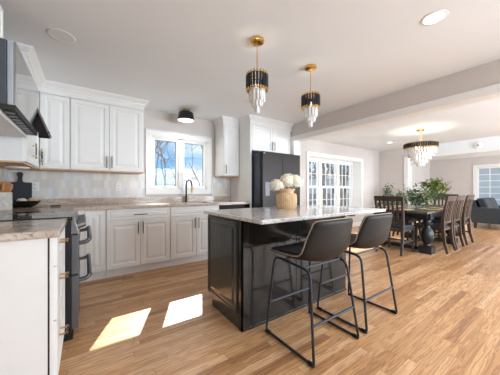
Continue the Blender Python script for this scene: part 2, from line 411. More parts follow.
# kitchen casement window
wf = struct('window_1', casing(BM(), KW[0], KW[1], KW[2], KW[3], .088, WY1, .02), M['trim'], bevel=.003)
bm = BM(); yb0, yb1 = WY1+.02, WY1+.13
box(bm, KW[0], KW[0]+.02, WY1-.005, yb1, KW[2], KW[3]); box(bm, KW[1]-.02, KW[1], WY1-.005, yb1, KW[2], KW[3])
box(bm, KW[0], KW[1], WY1-.005, yb1, KW[2], KW[2]+.02); box(bm, KW[0], KW[1], WY1-.005, yb1, KW[3]-.02, KW[3])
box(bm, 1.345, 1.425, WY1-.005, yb1, KW[2], KW[3])
obj('window_frame', bm, M['trim'], wf, bevel=.002)
for gx0, gx1 in ((.960, 1.310), (1.460, 1.825)):
    gz0, gz1 = 1.190, 1.965
    b = BM(); xa, xb = (KW[0]+.02, 1.345) if gx0 < 1.3 else (1.425, KW[1]-.02)
    box(b, xa, gx0, yb0, yb1-.04, KW[2]+.02, KW[3]-.02); box(b, gx1, xb, yb0, yb1-.04, KW[2]+.02, KW[3]-.02)
    box(b, gx0, gx1, yb0, yb1-.04, KW[2]+.02, gz0); box(b, gx0, gx1, yb0, yb1-.04, gz1, KW[3]-.02)
    sash = obj('sash', b, M['trim'], wf, bevel=.003)
    b = BM(); box(b, gx0, gx1, yb0+.03, yb0+.036, gz0, gz1); obj('pane', b, M['glass'], sash)
    b = BM()
    for p, q, r, s_ in ((gx0, gx0+.008, gz0, gz1), (gx1-.008, gx1, gz0, gz1), (gx0, gx1, gz0, gz0+.006), (gx0, gx1, gz1-.008, gz1)):
        box(b, p, q, yb0+.022, yb0+.03, r, s_)
    obj('gasket', b, mat('grey gasket', (0.16, 0.17, 0.18), 0.7), sash)
    cx = (gx0+gx1)/2+.02
    b = BM(); box(b, cx-.06, cx+.06, WY1-.012, yb0, 1.158, 1.176); tube(b, [(cx-.05, WY1-.02, 1.172), (cx+.04, WY1-.035, 1.178)], .006, 6); obj('crank', b, M['plastic'], wf)
for hx in (1.355, 1.415):
    b = BM(); box(b, hx-.008, hx+.008, WY1-.03, WY1, 1.33, 1.43); obj('latch', b, M['plastic'], wf, bevel=.003)

# dining bay of three double-hung windows, set back in a deep box
wf = struct('window_2', casing(BM(), DW[0], DW[1], DW[2], DW[3], .08, WY1, .02), M['trim'], bevel=.003)
GY = 4.43
bm = BM()
box(bm, DW[0]-.03, DW[0]+.006, WY1-.004, GY+.1, DW[2]-.03, DW[3]+.03); box(bm, DW[1]-.006, DW[1]+.03, WY1-.004, GY+.1, DW[2]-.03, DW[3]+.03)
box(bm, DW[0]-.03, DW[1]+.03, WY1-.004, GY+.1, DW[2]-.03, DW[2]+.006); box(bm, DW[0]-.03, DW[1]+.03, WY1-.004, GY+.1, DW[3]-.006, DW[3]+.03)
obj('window_box', bm, M['trim'], wf)
units = ((4.78, 5.50), (5.62, 6.33), (6.46, 7.13))
bm = BM()
ed = [DW[0], units[0][0], units[0][1], units[1][0], units[1][1], units[2][0], units[2][1], DW[1]]
for i in range(0, 8, 2): box(bm, ed[i], ed[i+1], GY-.03, GY+.08, DW[2], DW[3])
box(bm, DW[0], DW[1], GY-.02, GY+.08, DW[2], DW[2]+.05); box(bm, DW[0], DW[1], GY-.02, GY+.08, DW[3]-.06, DW[3])
obj('mullion', bm, M['trim'], wf, bevel=.004)
def dh_sash(parent, a0, a1, z0, z1, plane, cols, rows, axis='y', fw=.04, mw=.016):
    def bx(bm, p, q, r, s_, t0=-.018, t1=.018):
        if axis == 'y': box(bm, p, q, plane+t0, plane+t1, r, s_)
        else: box(bm, plane+t0, plane+t1, p, q, r, s_)
    b = BM()
    bx(b, a0, a0+fw, z0, z1); bx(b, a1-fw, a1, z0, z1); bx(b, a0+fw, a1-fw, z0, z0+fw); bx(b, a0+fw, a1-fw, z1-fw, z1)
    g0, g1, h0, h1 = a0+fw, a1-fw, z0+fw, z1-fw
    for i in range(1, cols):
        c = g0+(g1-g0)*i/cols; bx(b, c-mw/2, c+mw/2, h0, h1, -.012, .012)
    for i in range(1, rows):
        c = h0+(h1-h0)*i/rows; bx(b, g0, g1, c-mw/2, c+mw/2, -.012, .012)
    s_ = obj('sash', b, M['trim'], parent)
    b = BM(); bx(b, g0, g1, h0, h1, -.002, .002); obj('pane', b, M['glass'], s_)
for a0, a1 in units:
    dh_sash(wf, a0, a1, DW[2]+.05, 1.215, GY, 3, 2)
    dh_sash(wf, a0, a1, 1.205, DW[3]-.06, GY+.04, 3, 2)
# living room window on the window-side wall
wf = struct('window_3', casing(BM(), LW[0], LW[1], LW[2]+.3, LW[3], .09, WY1, .02), M['trim'], bevel=.003)
dh_sash(wf, LW[0], LW[1], LW[2], 1.06, WY1+.05, 2, 2); dh_sash(wf, LW[0], LW[1], 1.06, LW[3], WY1+.09, 2, 2)
# living room window on the far wall
wf = struct('window_4', casing(BM(), RW[0], RW[1], RW[2], RW[3], .09, WX1, .02, 'x'), M['trim'], bevel=.003)
dh_sash(wf, RW[0], RW[1], RW[2], RW[3], WX1+.06, 6, 6, 'x', fw=.05, mw=.025)

# ------------------------------------------------------------------ backsplash of picket tiles
def picket(bm, layer, u0, u1, v0, v1, place):
    tw, th, pt, g = .056, .140, .024, .0020
    rowp = th-pt; r = 0; v = v0-th*.4
    while v < v1:
        u = u0-tw+(tw/2 if r % 2 else 0)
        while u < u1+tw:
            poly = [(u+g, v+pt), (u+tw/2, v+g*1.4), (u+tw-g, v+pt), (u+tw-g, v+rowp), (u+tw/2, v+th-g*1.4), (u+g, v+rowp)]
            # clip to the rectangle
            def clip(P, f):
                out_ = []
                for i in range(len(P)):
                    a, b = P[i-1], P[i]; fa, fb = f(a), f(b)
                    if (fa >= 0) != (fb >= 0):
                        t = fa/(fa-fb); out_.append((a[0]+(b[0]-a[0])*t, a[1]+(b[1]-a[1])*t))
                    if fb >= 0: out_.append(b)
                return out_
            for f in (lambda p: p[0]-u0, lambda p: u1-p[0], lambda p: p[1]-v0, lambda p: v1-p[1]):
                poly = clip(poly, f)
                if len(poly) < 3: break
            if len(poly) >= 3:
                k = random.random(); s_ = random.uniform(.82, .90)
                c = (s_*1.0, s_*.99, s_*.965, 1) if k < .55 else ((s_*.965, s_*.98, s_*.99, 1) if k < .85 else (s_*.99, s_*.97, s_*.935, 1))
                try:
                    fc = bm.faces.new([bm.verts.new(place(a, b)) for a, b in poly])
                    for lp in fc.loops: lp[layer] = c
                except ValueError: pass
            u += tw
        v += rowp; r += 1
def splash(name, u0, u1, v0, v1, place, gb, pieces=None):
    o = struct(name, gb, M['grout'])
    bm = BM(); ly = bm.loops.layers.color.new('tile')
    picket(bm, ly, u0, u1, v0, v1, place)
    obj('tiles', bm, M['tile'], o)
b = BM(); box(b, -.78, .805, WY1-.006, WY1, .96, 1.40)
splash('trim_3', -.775, .803, .96, 1.395, lambda a, c: (a, WY1-.008, c), b)
b = BM(); box(b, 1.985, 2.40, WY1-.006, WY1, .96, 1.40)
splash('trim_4', 1.987, 2.398, .96, 1.395, lambda a, c: (a, WY1-.008, c), b)
b = BM(); box(b, WX0, WX0+.006, 1.58, WY1-.01, .96, 1.62)
splash('trim_5', 1.58, WY1-.012, .96, 1.60, lambda a, c: (WX0+.008, a, c), b)

# ------------------------------------------------------------------ cabinetry
YF, XL = 3.46, -.14         # carcass fronts: back run faces -Y, left run faces +X
TK = .10
def handle(parent, c, axis, Nn, length=.16, so=.03, mats=None):
    c, axis, Nn = Vector(c), Vector(axis), Vector(Nn); b = BM()
    tube(b, [c+Nn*so-axis*length/2, c+Nn*so+axis*length/2], .0058, 8)
    for s_ in (-1, 1):
        tube(b, [c+axis*length*.33*s_, c+Nn*so+axis*length*.33*s_], .0052, 8, mi=1)
        tube(b, [c+Nn*so+axis*(length*.33*s_-.004), c+Nn*so+axis*(length*.33*s_+.004)], .0075, 8, mi=1)
    return obj('handle', b, [M['black'], M['gold']], parent, smooth='auto')
def door_y(parent, x0, x1, z0, z1, yf, hside=None, hz=None, name='door', rings=RAISED, m=None, hlen=.16):
    b = relief(BM(), (x0, yf, z0), (1, 0, 0), (0, 0, 1), x1-x0, z1-z0, rings)
    d = obj(name, b, m or M['cab'], parent)
    if hside == 'h': handle(d, ((x0+x1)/2, yf-.02, (z0+z1)/2), (1, 0, 0), (0, -1, 0), hlen)
    elif hside: handle(d, (x0+.028 if hside == 'l' else x1-.028, yf-.02, hz), (0, 0, 1), (0, -1, 0), hlen)
    return d
def door_x(parent, y0, y1, z0, z1, xf, hside=None, hz=None, name='door', rings=RAISED, hlen=.16):
    b = relief(BM(), (xf, y0, z0), (0, 1, 0), (0, 0, 1), y1-y0, z1-z0, rings)
    d = obj(name, b, M['cab'], parent)
    if hside == 'h': handle(d, (xf+.02, (y0+y1)/2, (z0+z1)/2), (0, 1, 0), (1, 0, 0), hlen)
    elif hside: handle(d, (xf+.02, y0+.028 if hside == 'l' else y1-.028, hz), (0, 0, 1), (1, 0, 0), hlen)
    return d
BZ = .874
def base_y(x0, x1, label, sink=False):
    t = thing('base_cabinet', label, 'cabinet', ((x0+x1)/2, 3.8, 0), group='white base cabinets of the sink run')
    b = box(BM(), x0, x1, YF, 4.11, TK, .69 if sink else BZ)
    if sink: box(b, x0, x1, YF, YF+.02, .69, BZ); box(b, x0, x0+.018, YF+.02, 4.11, .69, BZ); box(b, x1-.018, x1, YF+.02, 4.11, .69, BZ)
    obj('body', b, M['cab'], t)
    obj('toe_kick', box(BM(), x0, x1, YF+.06, YF+.075, 0, TK), M['cab'], t)
    return t
G = .003
t = base_y(-.10, .212, 'narrow white base cabinet with one tall door in the corner beside the range')
door_y(t, .0, .208, .115, .868, YF)
t = base_y(.215, 1.004, 'white base cabinet with wide top drawer over two doors, left of the sink cabinet')
door_y(t, .222, .998, .728, .868, YF, 'h', name='drawer', rings=DRAWER)
door_y(t, .222, .608, .115, .720, YF, 'r', .62); door_y(t, .612, .998, .115, .720, YF, 'l', .62)
t = base_y(1.007, 1.796, 'white sink base cabinet with blank top panel over two doors below the window', True)
door_y(t, 1.014, 1.790, .728, .868, YF, name='false_drawer_front', rings=DRAWER)
door_y(t, 1.014, 1.400, .115, .720, YF, 'r', .62); door_y(t, 1.404, 1.790, .115, .720, YF, 'l', .62)
# dishwasher
t = thing('dishwasher', 'dark stainless dishwasher under the counter between sink cabinet and refrigerator', 'dishwasher', (2.1, 3.8, 0))
obj('body', box(BM(), 1.80, 2.396, YF+.01, 4.10, .02, .868), M['dark'], t)
obj('door', box(BM(), 1.803, 2.393, YF-.03, YF+.01, .11, .80), M['dsteel'], t, bevel=.004)
obj('control_panel', box(BM(), 1.803, 2.393, YF-.03, YF+.01, .805, .866), M['bglass'], t, bevel=.004)
obj('handle', tube(BM(), [(1.86, YF-.07, .77), (2.34, YF-.07, .77)], .009), M['steel'], t)
# left-run drawer base near the camera
t = thing('drawer_cabinet', 'white drawer base cabinet nearest the camera with brass-posted pulls', 'cabinet', (-.45, 1.9, 0))
obj('body', box(BM(), -.77, XL, 1.60, 2.20, .08, BZ), M['cab'], t)
obj('gap_shade_strip', box(BM(), XL-.018, XL-.010, 1.594, 1.60, 0, BZ), M['dark'], t)  # dark strip paints in the shade of the gap beside the face frame
obj('side_panel', box(BM(), -.77, XL-.018, 1.592, 1.60, .0, BZ), M['cab'], t)
obj('face_frame', box(BM(), XL-.010, XL+.004, 1.590, 1.606, .0, BZ), M['cab'], t, bevel=.002)
obj('toe_kick', box(BM(), -.77, XL-.05, 1.60, 2.20, 0, .08), M['cab'], t)
for za, zb, hh in ((.10, .43, .30), (.435, .715, .62), (.72, .868, .825)):
    d = door_x(t, 1.61, 1.905, za, zb, XL, name='drawer', rings=DRAWER)
    handle(d, (XL+.02, 1.755, hh), (0, 1, 0), (1, 0, 0), .12, .034)
door_x(t, 1.91, 2.197, .10, .868, XL)
# blind corner cabinet behind the range
t = thing('corner_cabinet', 'white blind corner base cabinet between range and back wall', 'cabinet', (-.45, 3.5, 0))
obj('body', box(BM(), -.77, XL, 2.975, YF+.3, TK, BZ), M['cab'], t)
obj('filler', box(BM(), XL, XL+.02, 2.975, YF+.0, TK, BZ), M['cab'], t)

# countertops
bm = BM(); zt, zb_ = .915, .876
SX0, SX1, SY0, SY1 = 1.07, 1.73, 3.53, 3.93
for r in ((-.775, 2.398, SY1, 4.11), (-.775, SX0, 3.415, SY1), (SX1, 2.398, 3.415, SY1), (SX0, SX1, 3.415, SY0), (-.775, XL+.035, 2.965, 3.415)):
    box(bm, r[0], r[1], r[2], r[3], zb_, zt)
bmesh.ops.remove_doubles(bm, verts=bm.verts[:], dist=1e-5)
tag(obj('countertop', bm, M['granite']), 'beige veined granite worktop running along the window wall under the sink window', 'countertop')
bm = BM(); box(bm, -.775, 2.398, 4.09, 4.111, zt+.0005, 1.005)
box(bm, -.775, -.755, 2.965, 4.09, zt+.0005, 1.005)
tag(obj('backsplash_strip', bm, M['granite'], bevel=.002), 'low beige granite upstand strip behind the back worktop', 'backsplash')
bm = BM(); box(bm, -.775, XL+.035, 1.56, 2.203, zb_, zt)
o = tag(obj('countertop', bm, M['granite'], bevel=.012), 'beige speckled granite worktop nearest the camera at the left edge', 'countertop'); o.modifiers['bevel'].segments = 3
# sink
t = thing('sink', 'stainless undermount sink set into the granite below the window', 'sink', (1.4, 3.73, .7))
bm = BM()
box(bm, SX0, SX1, SY0, SY1, .70, .705); box(bm, SX0-.01, SX0, SY0, SY1, .70, .875); box(bm, SX1, SX1+.01, SY0, SY1, .70, .875)
box(bm, SX0, SX1, SY0-.01, SY0, .70, .875); box(bm, SX0, SX1, SY1, SY1+.01, .70, .875)
obj('basin', bm, M['steel'], t)
obj('drain', lathe(BM(), [(0, 0), (.045, 0), (.045, .004), (0, .004)], (1.4, 3.75, .7055), 20), M['dark'], t)
# faucet
fx, fy = 1.45, 4.02
t = thing('faucet', 'black gooseneck kitchen faucet with brass spray head and lever behind the sink', 'faucet', (fx, fy, .916))
b = lathe(BM(), [(.028, 0), (.028, .006), (.020, .012), (.020, .10), (.014, .112)], (fx, fy, .916), 20); obj('base', b, M['black'], t, smooth='auto')
pth = [(fx, fy, 1.02), (fx, fy, 1.20)]+[(fx+.018*(1-math.cos(a)), fy-.085*(1-math.cos(a)), 1.20+.095*math.sin(a)) for a in [PI*k/10 for k in range(1, 11)]]+[(fx+.037, fy-.172, 1.165)]
obj('spout', tube(BM(), pth, .013, 10), M['black'], t, smooth='auto')
obj('spray_head', tube(BM(), [(fx+.037, fy-.172, 1.17), (fx+.038, fy-.176, 1.14), (fx+.038, fy-.180, 1.07)], [.014, .019, .021], 12), M['gold'], t, smooth='auto')
obj('lever', tube(BM(), [(fx+.018, fy, .975), (fx+.05, fy-.005, .98), (fx+.10, fy-.01, 1.02)], [.014, .010, .006], 10), M['gold'], t, smooth='auto')

# wall cabinets
UY, UXL = 3.79, -.47        # carcass fronts
UZ0, UZ1 = 1.385, 2.31
def upper_y(x0, x1, label, z0=UZ0, z1=UZ1, yf=UY, g='white wall cabinets'):
    t = thing('wall_cabinet', label, 'cabinet', ((x0+x1)/2, 3.95, z0), group=g)
    obj('body', box(BM(), x0, x1, yf, 4.105, z0, z1), M['cab'], t)
    return t
def rail(t, x0, x1): obj('bottom_panel', box(BM(), x0+.002, x1-.002, UY+.002, 4.10, UZ0-.014, UZ0-.0005), M['rawwood'], t)
t = upper_y(-.465, -.157, 'white wall cabinet with one narrow door in the corner above the slate board'); rail(t, -.465, -.157)
door_y(t, -.445, -.162, UZ0+.003, 2.292, UY, 'l', 1.50)
t = upper_y(-.155, .715, 'white double-door wall cabinet between corner cabinet and kitchen window'); rail(t, -.155, .715)
door_y(t, -.150, .272, UZ0+.003, 2.292, UY, 'r', 1.50); door_y(t, .277, .700, UZ0+.003, 2.292, UY, 'l', 1.50)
t = thing('wall_cabinet', 'white wall cabinet on the left wall between hood and corner, one narrow door', 'cabinet', (-.6, 3.4, UZ0), group='white wall cabinets')
obj('body', box(BM(), -.77, UXL, 2.975, 3.775, UZ0, UZ1), M['cab'], t)
obj('bottom_panel', box(BM(), -.768, UXL-.002, 2.977, 4.10, UZ0-.014, UZ0-.0005), M['rawwood'], t)
door_x(t, 2.985, 3.74, UZ0+.003, 2.292, UXL, 'r', 1.53)
b = handle(t, (UXL+.02, 3.32, 1.53), (0, 0, 1), (1, 0, 0), .16)
t = thing('wall_cabinet', 'short white cabinet above the range hood at the top left edge', 'cabinet', (-.6, 1.9, 2.06), group='white wall cabinets')
obj('body', box(BM(), -.77, UXL, 1.50, 2.26, 2.10, 2.335), M['cab'], t)
door_x(t, 1.505, 2.255, 2.105, 2.33, UXL, rings=DRAWER)
t = upper_y(2.052, 2.396, 'white wall cabinet with one tall door right of the kitchen window'); rail(t, 2.052, 2.396)
door_y(t, 2.066, 2.388, UZ0+.003, 2.292, UY, 'l', 1.50)
# refrigerator enclosure
t = thing('tall_panel', 'tall white panel standing left of the refrigerator from floor to crown', 'panel', (2.415, 3.8, 0))
obj('board', box(BM(), 2.400, 2.432, 3.425, 4.105, 0, UZ1), M['cab'], t, bevel=.002)
t = upper_y(2.434, 3.395, 'white double-door cabinet directly above the refrigerator', 1.835, UZ1, 3.445)
door_y(t, 2.440, 2.920, 1.84, 2.292, 3.445, 'r', 1.945); door_y(t, 2.925, 3.392, 1.84, 2.292, 3.445, 'l', 1.945)
# crown mouldings
CP = [(0, 2.295), (.004, 2.295), (.004, 2.365), (.014, 2.368), (.018, 2.385), (.040, 2.408), (.056, 2.424), (.062, 2.4395), (0, 2.4395)]
struct('trim_6', sweep(BM(), CP, [(-.775, 2.975), (UXL+.02, 2.975), (UXL+.02, UY-.02), (.715, UY-.02), (.715, 4.118)], 1), M['cab'])
struct('trim_7', sweep(BM(), CP, [(2.052, 4.118), (2.052, UY-.02), (2.398, UY-.02), (2.398, 3.425), (3.418, 3.425)], 1), M['cab'])
# frieze boards behind the crowns, on top of the cabinets
bm = BM(); box(bm, -.775, UXL+.02, 2.98, 4.1, 2.312, 2.438); box(bm, UXL+.02, .712, UY-.018, 4.1, 2.312, 2.438); struct('trim_8', bm, M['cab'])
bm = BM(); box(bm, 2.055, 2.40, UY-.018, 4.1, 2.312, 2.438); box(bm, 2.40, 3.41, 3.43, 4.1, 2.312, 2.438); struct('trim_9', bm, M['cab'])

# under-cabinet puck light
t = thing('puck_light', 'small round white puck light under the left corner wall cabinet', 'light', (-.60, 3.55, 1.352))
obj('housing', lathe(BM(), [(.10, .018), (.10, .006), (.085, 0), (0, 0)], (-.60, 3.55, 1.3525), 24), M['plastic'], t, smooth='auto')
obj('lens', lathe(BM(), [(.07, 0), (.06, -.003), (0, -.003)], (-.60, 3.55, 1.3525), 20), M['lampoff'], t)

# ------------------------------------------------------------------ range hood
t = thing('range_hood', 'stainless range hood with polished front panel on the left wall above the range', 'hood', (-.56, 2.4, 1.63))
hx, hy0, hy1, hz0, hz1 = -.35, 2.03, 2.885, 1.645, 2.04
b = BM(); box(b, -.77, hx-.042, hy0, hy1, hz0, hz1); obj('body', b, M['hoodsteel'], t, bevel=.003)
b = BM(); box(b, hx-.040, hx-.012, hy0, hy1, hz0, hz1); obj('door_edge', b, mat('pale steel edge', (.42, .47, .52), .5, metal=.6), t, bevel=.004)
b = BM(); box(b, hx-.011, hx, hy0, hy1, hz0, hz1); obj('front_panel', b, M['mirror'], t, bevel=.002)
b = BM(); box(b, -.77, hx-.075, hy0, hy1, hz0-.055, hz0-.001); obj('bottom_tray', b, M['plastic'], t, bevel=.006)
b = BM(); box(b, hx-.073, hx-.004, hy0, hy1-.01, hz0-.03, hz0-.001)
b_ = obj('vent_grille', b, M['dark'], t)
for k in range(9):
    y = hy0+.05+k*.09
    b = BM(); box(b, hx-.062, hx-.02, y, y+.05, hz0-.036, hz0-.031); obj('vent_slat', b, M['steel'], b_)
b = BM(); hexa(b, [(hx, hy1-.012, 1.83), (hx, hy1-.012, 1.60), (hx+.085, hy1-.012, 1.60)], [(hx, hy1, 1.83), (hx, hy1, 1.60), (hx+.085, hy1, 1.60)])
v = obj('side_visor', b, M['dsteel'], t)
b = BM(); hexa(b, [(hx-.0, hy1-.05, 1.865), (hx, hy1, 1.865), (hx+.095, hy1, 1.618), (hx+.095, hy1-.05, 1.618)], [(hx, hy1-.05, 1.83), (hx, hy1, 1.83), (hx+.085, hy1, 1.60), (hx+.085, hy1-.05, 1.60)]); obj('visor_lip', b, M['steel'], v)
b = BM(); tube(b, [(hx+.078, hy1-.054, 1.648), (hx+.078, hy1-.046, 1.648)], .008, 10); obj('knob', b, M['dark'], v)
t = thing('vent_duct', 'dark vent duct rising from the hood top beside the short cabinet', 'duct', (-.6, 2.32, 2.042))
obj('duct', box(BM(), -.74, -.50, 2.262, 2.38, 2.042, 2.2), M['dark'], t)

# ------------------------------------------------------------------ range
t = thing('range', 'stainless double-oven range with black glass cooktop between the left counters', 'range', (-.45, 2.58, 0))
ry0, ry1 = 2.207, 2.962
obj('body', box(BM(), -.76, -.085, ry0, ry1, .03, .895), M['black'], t)
obj('cooktop', box(BM(), -.775, -.075, ry0-.0, ry1, .897, .921), M['bglass'], t, bevel=.004)
obj('cooktop_trim', box(BM(), -.080, -.062, ry0, ry1, .893, .922), M['steel'], t, bevel=.003)
ct = bpy.data.objects['cooktop']
for bx_, by_, br in ((-.30, 2.38, .10), (-.30, 2.77, .08), (-.58, 2.38, .075), (-.58, 2.77, .10)):
    b = BM(); tube(b, [(bx_+br*math.cos(a), by_+br*math.sin(a), .9212) for a in [2*PI*k/32 for k in range(32)]], .0015, 4, closed=True); obj('burner_ring', b, M['steel'], ct)
b = BM(); hexa(b, [(-.085, ry0, .79), (-.035, ry0, .79), (-.062, ry0, .895), (-.085, ry0, .895)], [(-.085, ry1, .79), (-.035, ry1, .79), (-.062, ry1, .895), (-.085, ry1, .895)])
cp = obj('control_panel', b, M['steel'], t, bevel=.003)
for k in range(5):
    y = ry0+.07+k*.154
    b = BM(); tube(b, [(-.048, y, .845), (-.018, y, .853), (.004, y, .859)], [.027, .024, .021], 16); obj('knob', b, M['steel'], cp, smooth='auto')
for za, zb2, hz_, nm in ((.485, .784, .735, 'upper'), (.075, .475, .495, 'lower')):
    d = obj('oven_door', box(BM(), -.085, -.040, ry0+.003, ry1-.003, za, zb2), M['rsteel'], t, bevel=.004)
    obj('oven_glass', box(BM(), -.040, -.038, ry0+.12, ry1-.12, za+.06, zb2-.09), M['bglass'], d)
    if nm == 'lower': hz_ = .452
    b = BM(); tube(b, arc_path([(-.042, ry0+.035, hz_-.022), (.010, ry0+.035, hz_-.016), (.030, ry0+.04, hz_+.004), (.030, ry0+.10, hz_+.018), (.030, ry1-.10, hz_+.018), (.030, ry1-.04, hz_+.004), (.010, ry1-.035, hz_-.016), (-.042, ry1-.035, hz_-.022)], .03), .016, 10)
    obj('handle', b, M['rsteel'], d, smooth='auto')
obj('kick_panel', box(BM(), -.76, -.075, ry0+.01, ry1-.01, 0, .028), M['black'], t)

# ------------------------------------------------------------------ refrigerator
t = thing('refrigerator', 'dark stainless french-door refrigerator in the white cabinet enclosure', 'refrigerator', (2.9, 3.6, 0))
fx0, fx1, ff = 2.462, 3.376, 3.15
obj('body', box(BM(), fx0, fx1, ff+.07, 4.05, .015, 1.775), M['fridgeside'], t, bevel=.004)
fm = (fx0+fx1)/2+.006
for a, c in ((fx0, fm-.003), (fm+.003, fx1)):
    d = obj('door', box(BM(), a, c, ff, ff+.064, .74, 1.785), M['dsteel'], t, bevel=.012)
    hxx = c-.035 if a == fx0 else a+.035
    obj('handle_recess', box(BM(), (c-.012) if a == fx0 else a, c if a == fx0 else a+.012, ff-.001, ff+.02, .76, 1.77), M['dark'], d)
    if a == fx0:
        obj('dispenser', box(BM(), fx0+.06, fx0+.16, ff-.003, ff+.01, 1.02, 1.26), mat('dispenser panel', (0.085, 0.08, 0.09), .3, metal=.5), d, bevel=.003)
        obj('badge', box(BM(), fx0+.02, fx0+.055, ff-.002, ff+.01, 1.748, 1.756), M['plastic'], d)
for za, zc in ((.06, .38), (.386, .73)):
    d = obj('drawer', box(BM(), fx0, fx1, ff, ff+.064, za, zc), M['dsteel'], t, bevel=.01)
    obj('handle', tube(BM(), [(fx0+.1, ff-.04, zc-.05), (fx1-.1, ff-.04, zc-.05)], .01), M['steel'], d)

# ------------------------------------------------------------------ island
t = thing('kitchen_island', 'dark espresso kitchen island with panelled end, in the middle of the kitchen', 'island', (1.7, 1.87, 0))
ix0, ix1, iy0, iy1 = 1.015, 2.405, 1.560, 2.180
b = BM(); box(b, ix0+.012, ix1-.012, iy0+.012, iy1, TK, .884); box(b, ix0+.012, ix1-.012, iy0+.012, iy1-.08, 0, TK); obj('body', b, M['island'], t)
b = BM(); hexa(b, [(ix0, iy0, 0), (ix0, iy1-.09, 0), (ix0, iy1-.09, TK), (ix0, iy1, TK), (ix0, iy1, .884), (ix0, iy0, .884)], [(ix0+.012, iy0, 0), (ix0+.012, iy1-.09, 0), (ix0+.012, iy1-.09, TK), (ix0+.012, iy1, TK), (ix0+.012, iy1, .884), (ix0+.012, iy0, .884)])
e = obj('end_panel', b, M['islandside'], t)
b = relief(BM(), (ix0, iy1-.012, .118), (0, -1, 0), (0, 0, 1), .545, .75, [(0, 0), (0, .010), (.006, .016), (.022, .016), (.030, .008), (.050, .008), (.075, .015)])
obj('raised_panel', b, M['islandside'], e)
b = BM(); box(b, ix0-.004, ix0+.06, iy0-.004, iy0+.012, 0, .884); box(b, ix0-.004, ix0+.012, iy0-.004, iy0+.045, 0, .884); obj('corner_post', b, M['island'], t, bevel=.003)
b = BM(); box(b, ix0+.06, 1.615, iy0, iy0+.012, 0, .884); obj('back_panel', b, M['island'], t, bevel=.002)
b = BM(); box(b, 1.621, ix1, iy0, iy0+.012, 0, .884); obj('back_panel', b, M['island'], t, bevel=.002)
b = BM(); box(b, 1.6155, 1.6205, iy0+.003, iy0+.012, 0, .884); obj('seam_strip', b, M['dark'], t)
b = BM(); box(b, ix0+.06, ix1, iy0-.008, iy0, 0, .022); obj('shoe_moulding', b, M['island'], t, bevel=.002)
b = BM(); box(b, ix1-.012, ix1, iy0, iy1, TK, .884); obj('end_panel', b, M['islandside'], t)
b = BM(); box(b, 2.33, 2.40, 1.44, iy0, .84, .884); box(b, 2.35, 2.38, iy0-.02, iy0, .70, .84); obj('support_bracket', b, M['black'], t)
for xa, xb in ((1.03, 1.48), (1.485, 1.935), (1.94, 2.39)):
    b = relief(BM(), (xb, iy1, .118), (-1, 0, 0), (0, 0, 1), xb-xa, .75, RAISED); obj('door', b, M['island'], t)
b = BM(); box(b, .978, 2.70, 1.262, 2.215, .8855, .916)
o = tag(obj('island_countertop', b, M['igranite'], bevel=.006), 'pale grey granite slab on top of the dark island', 'countertop')

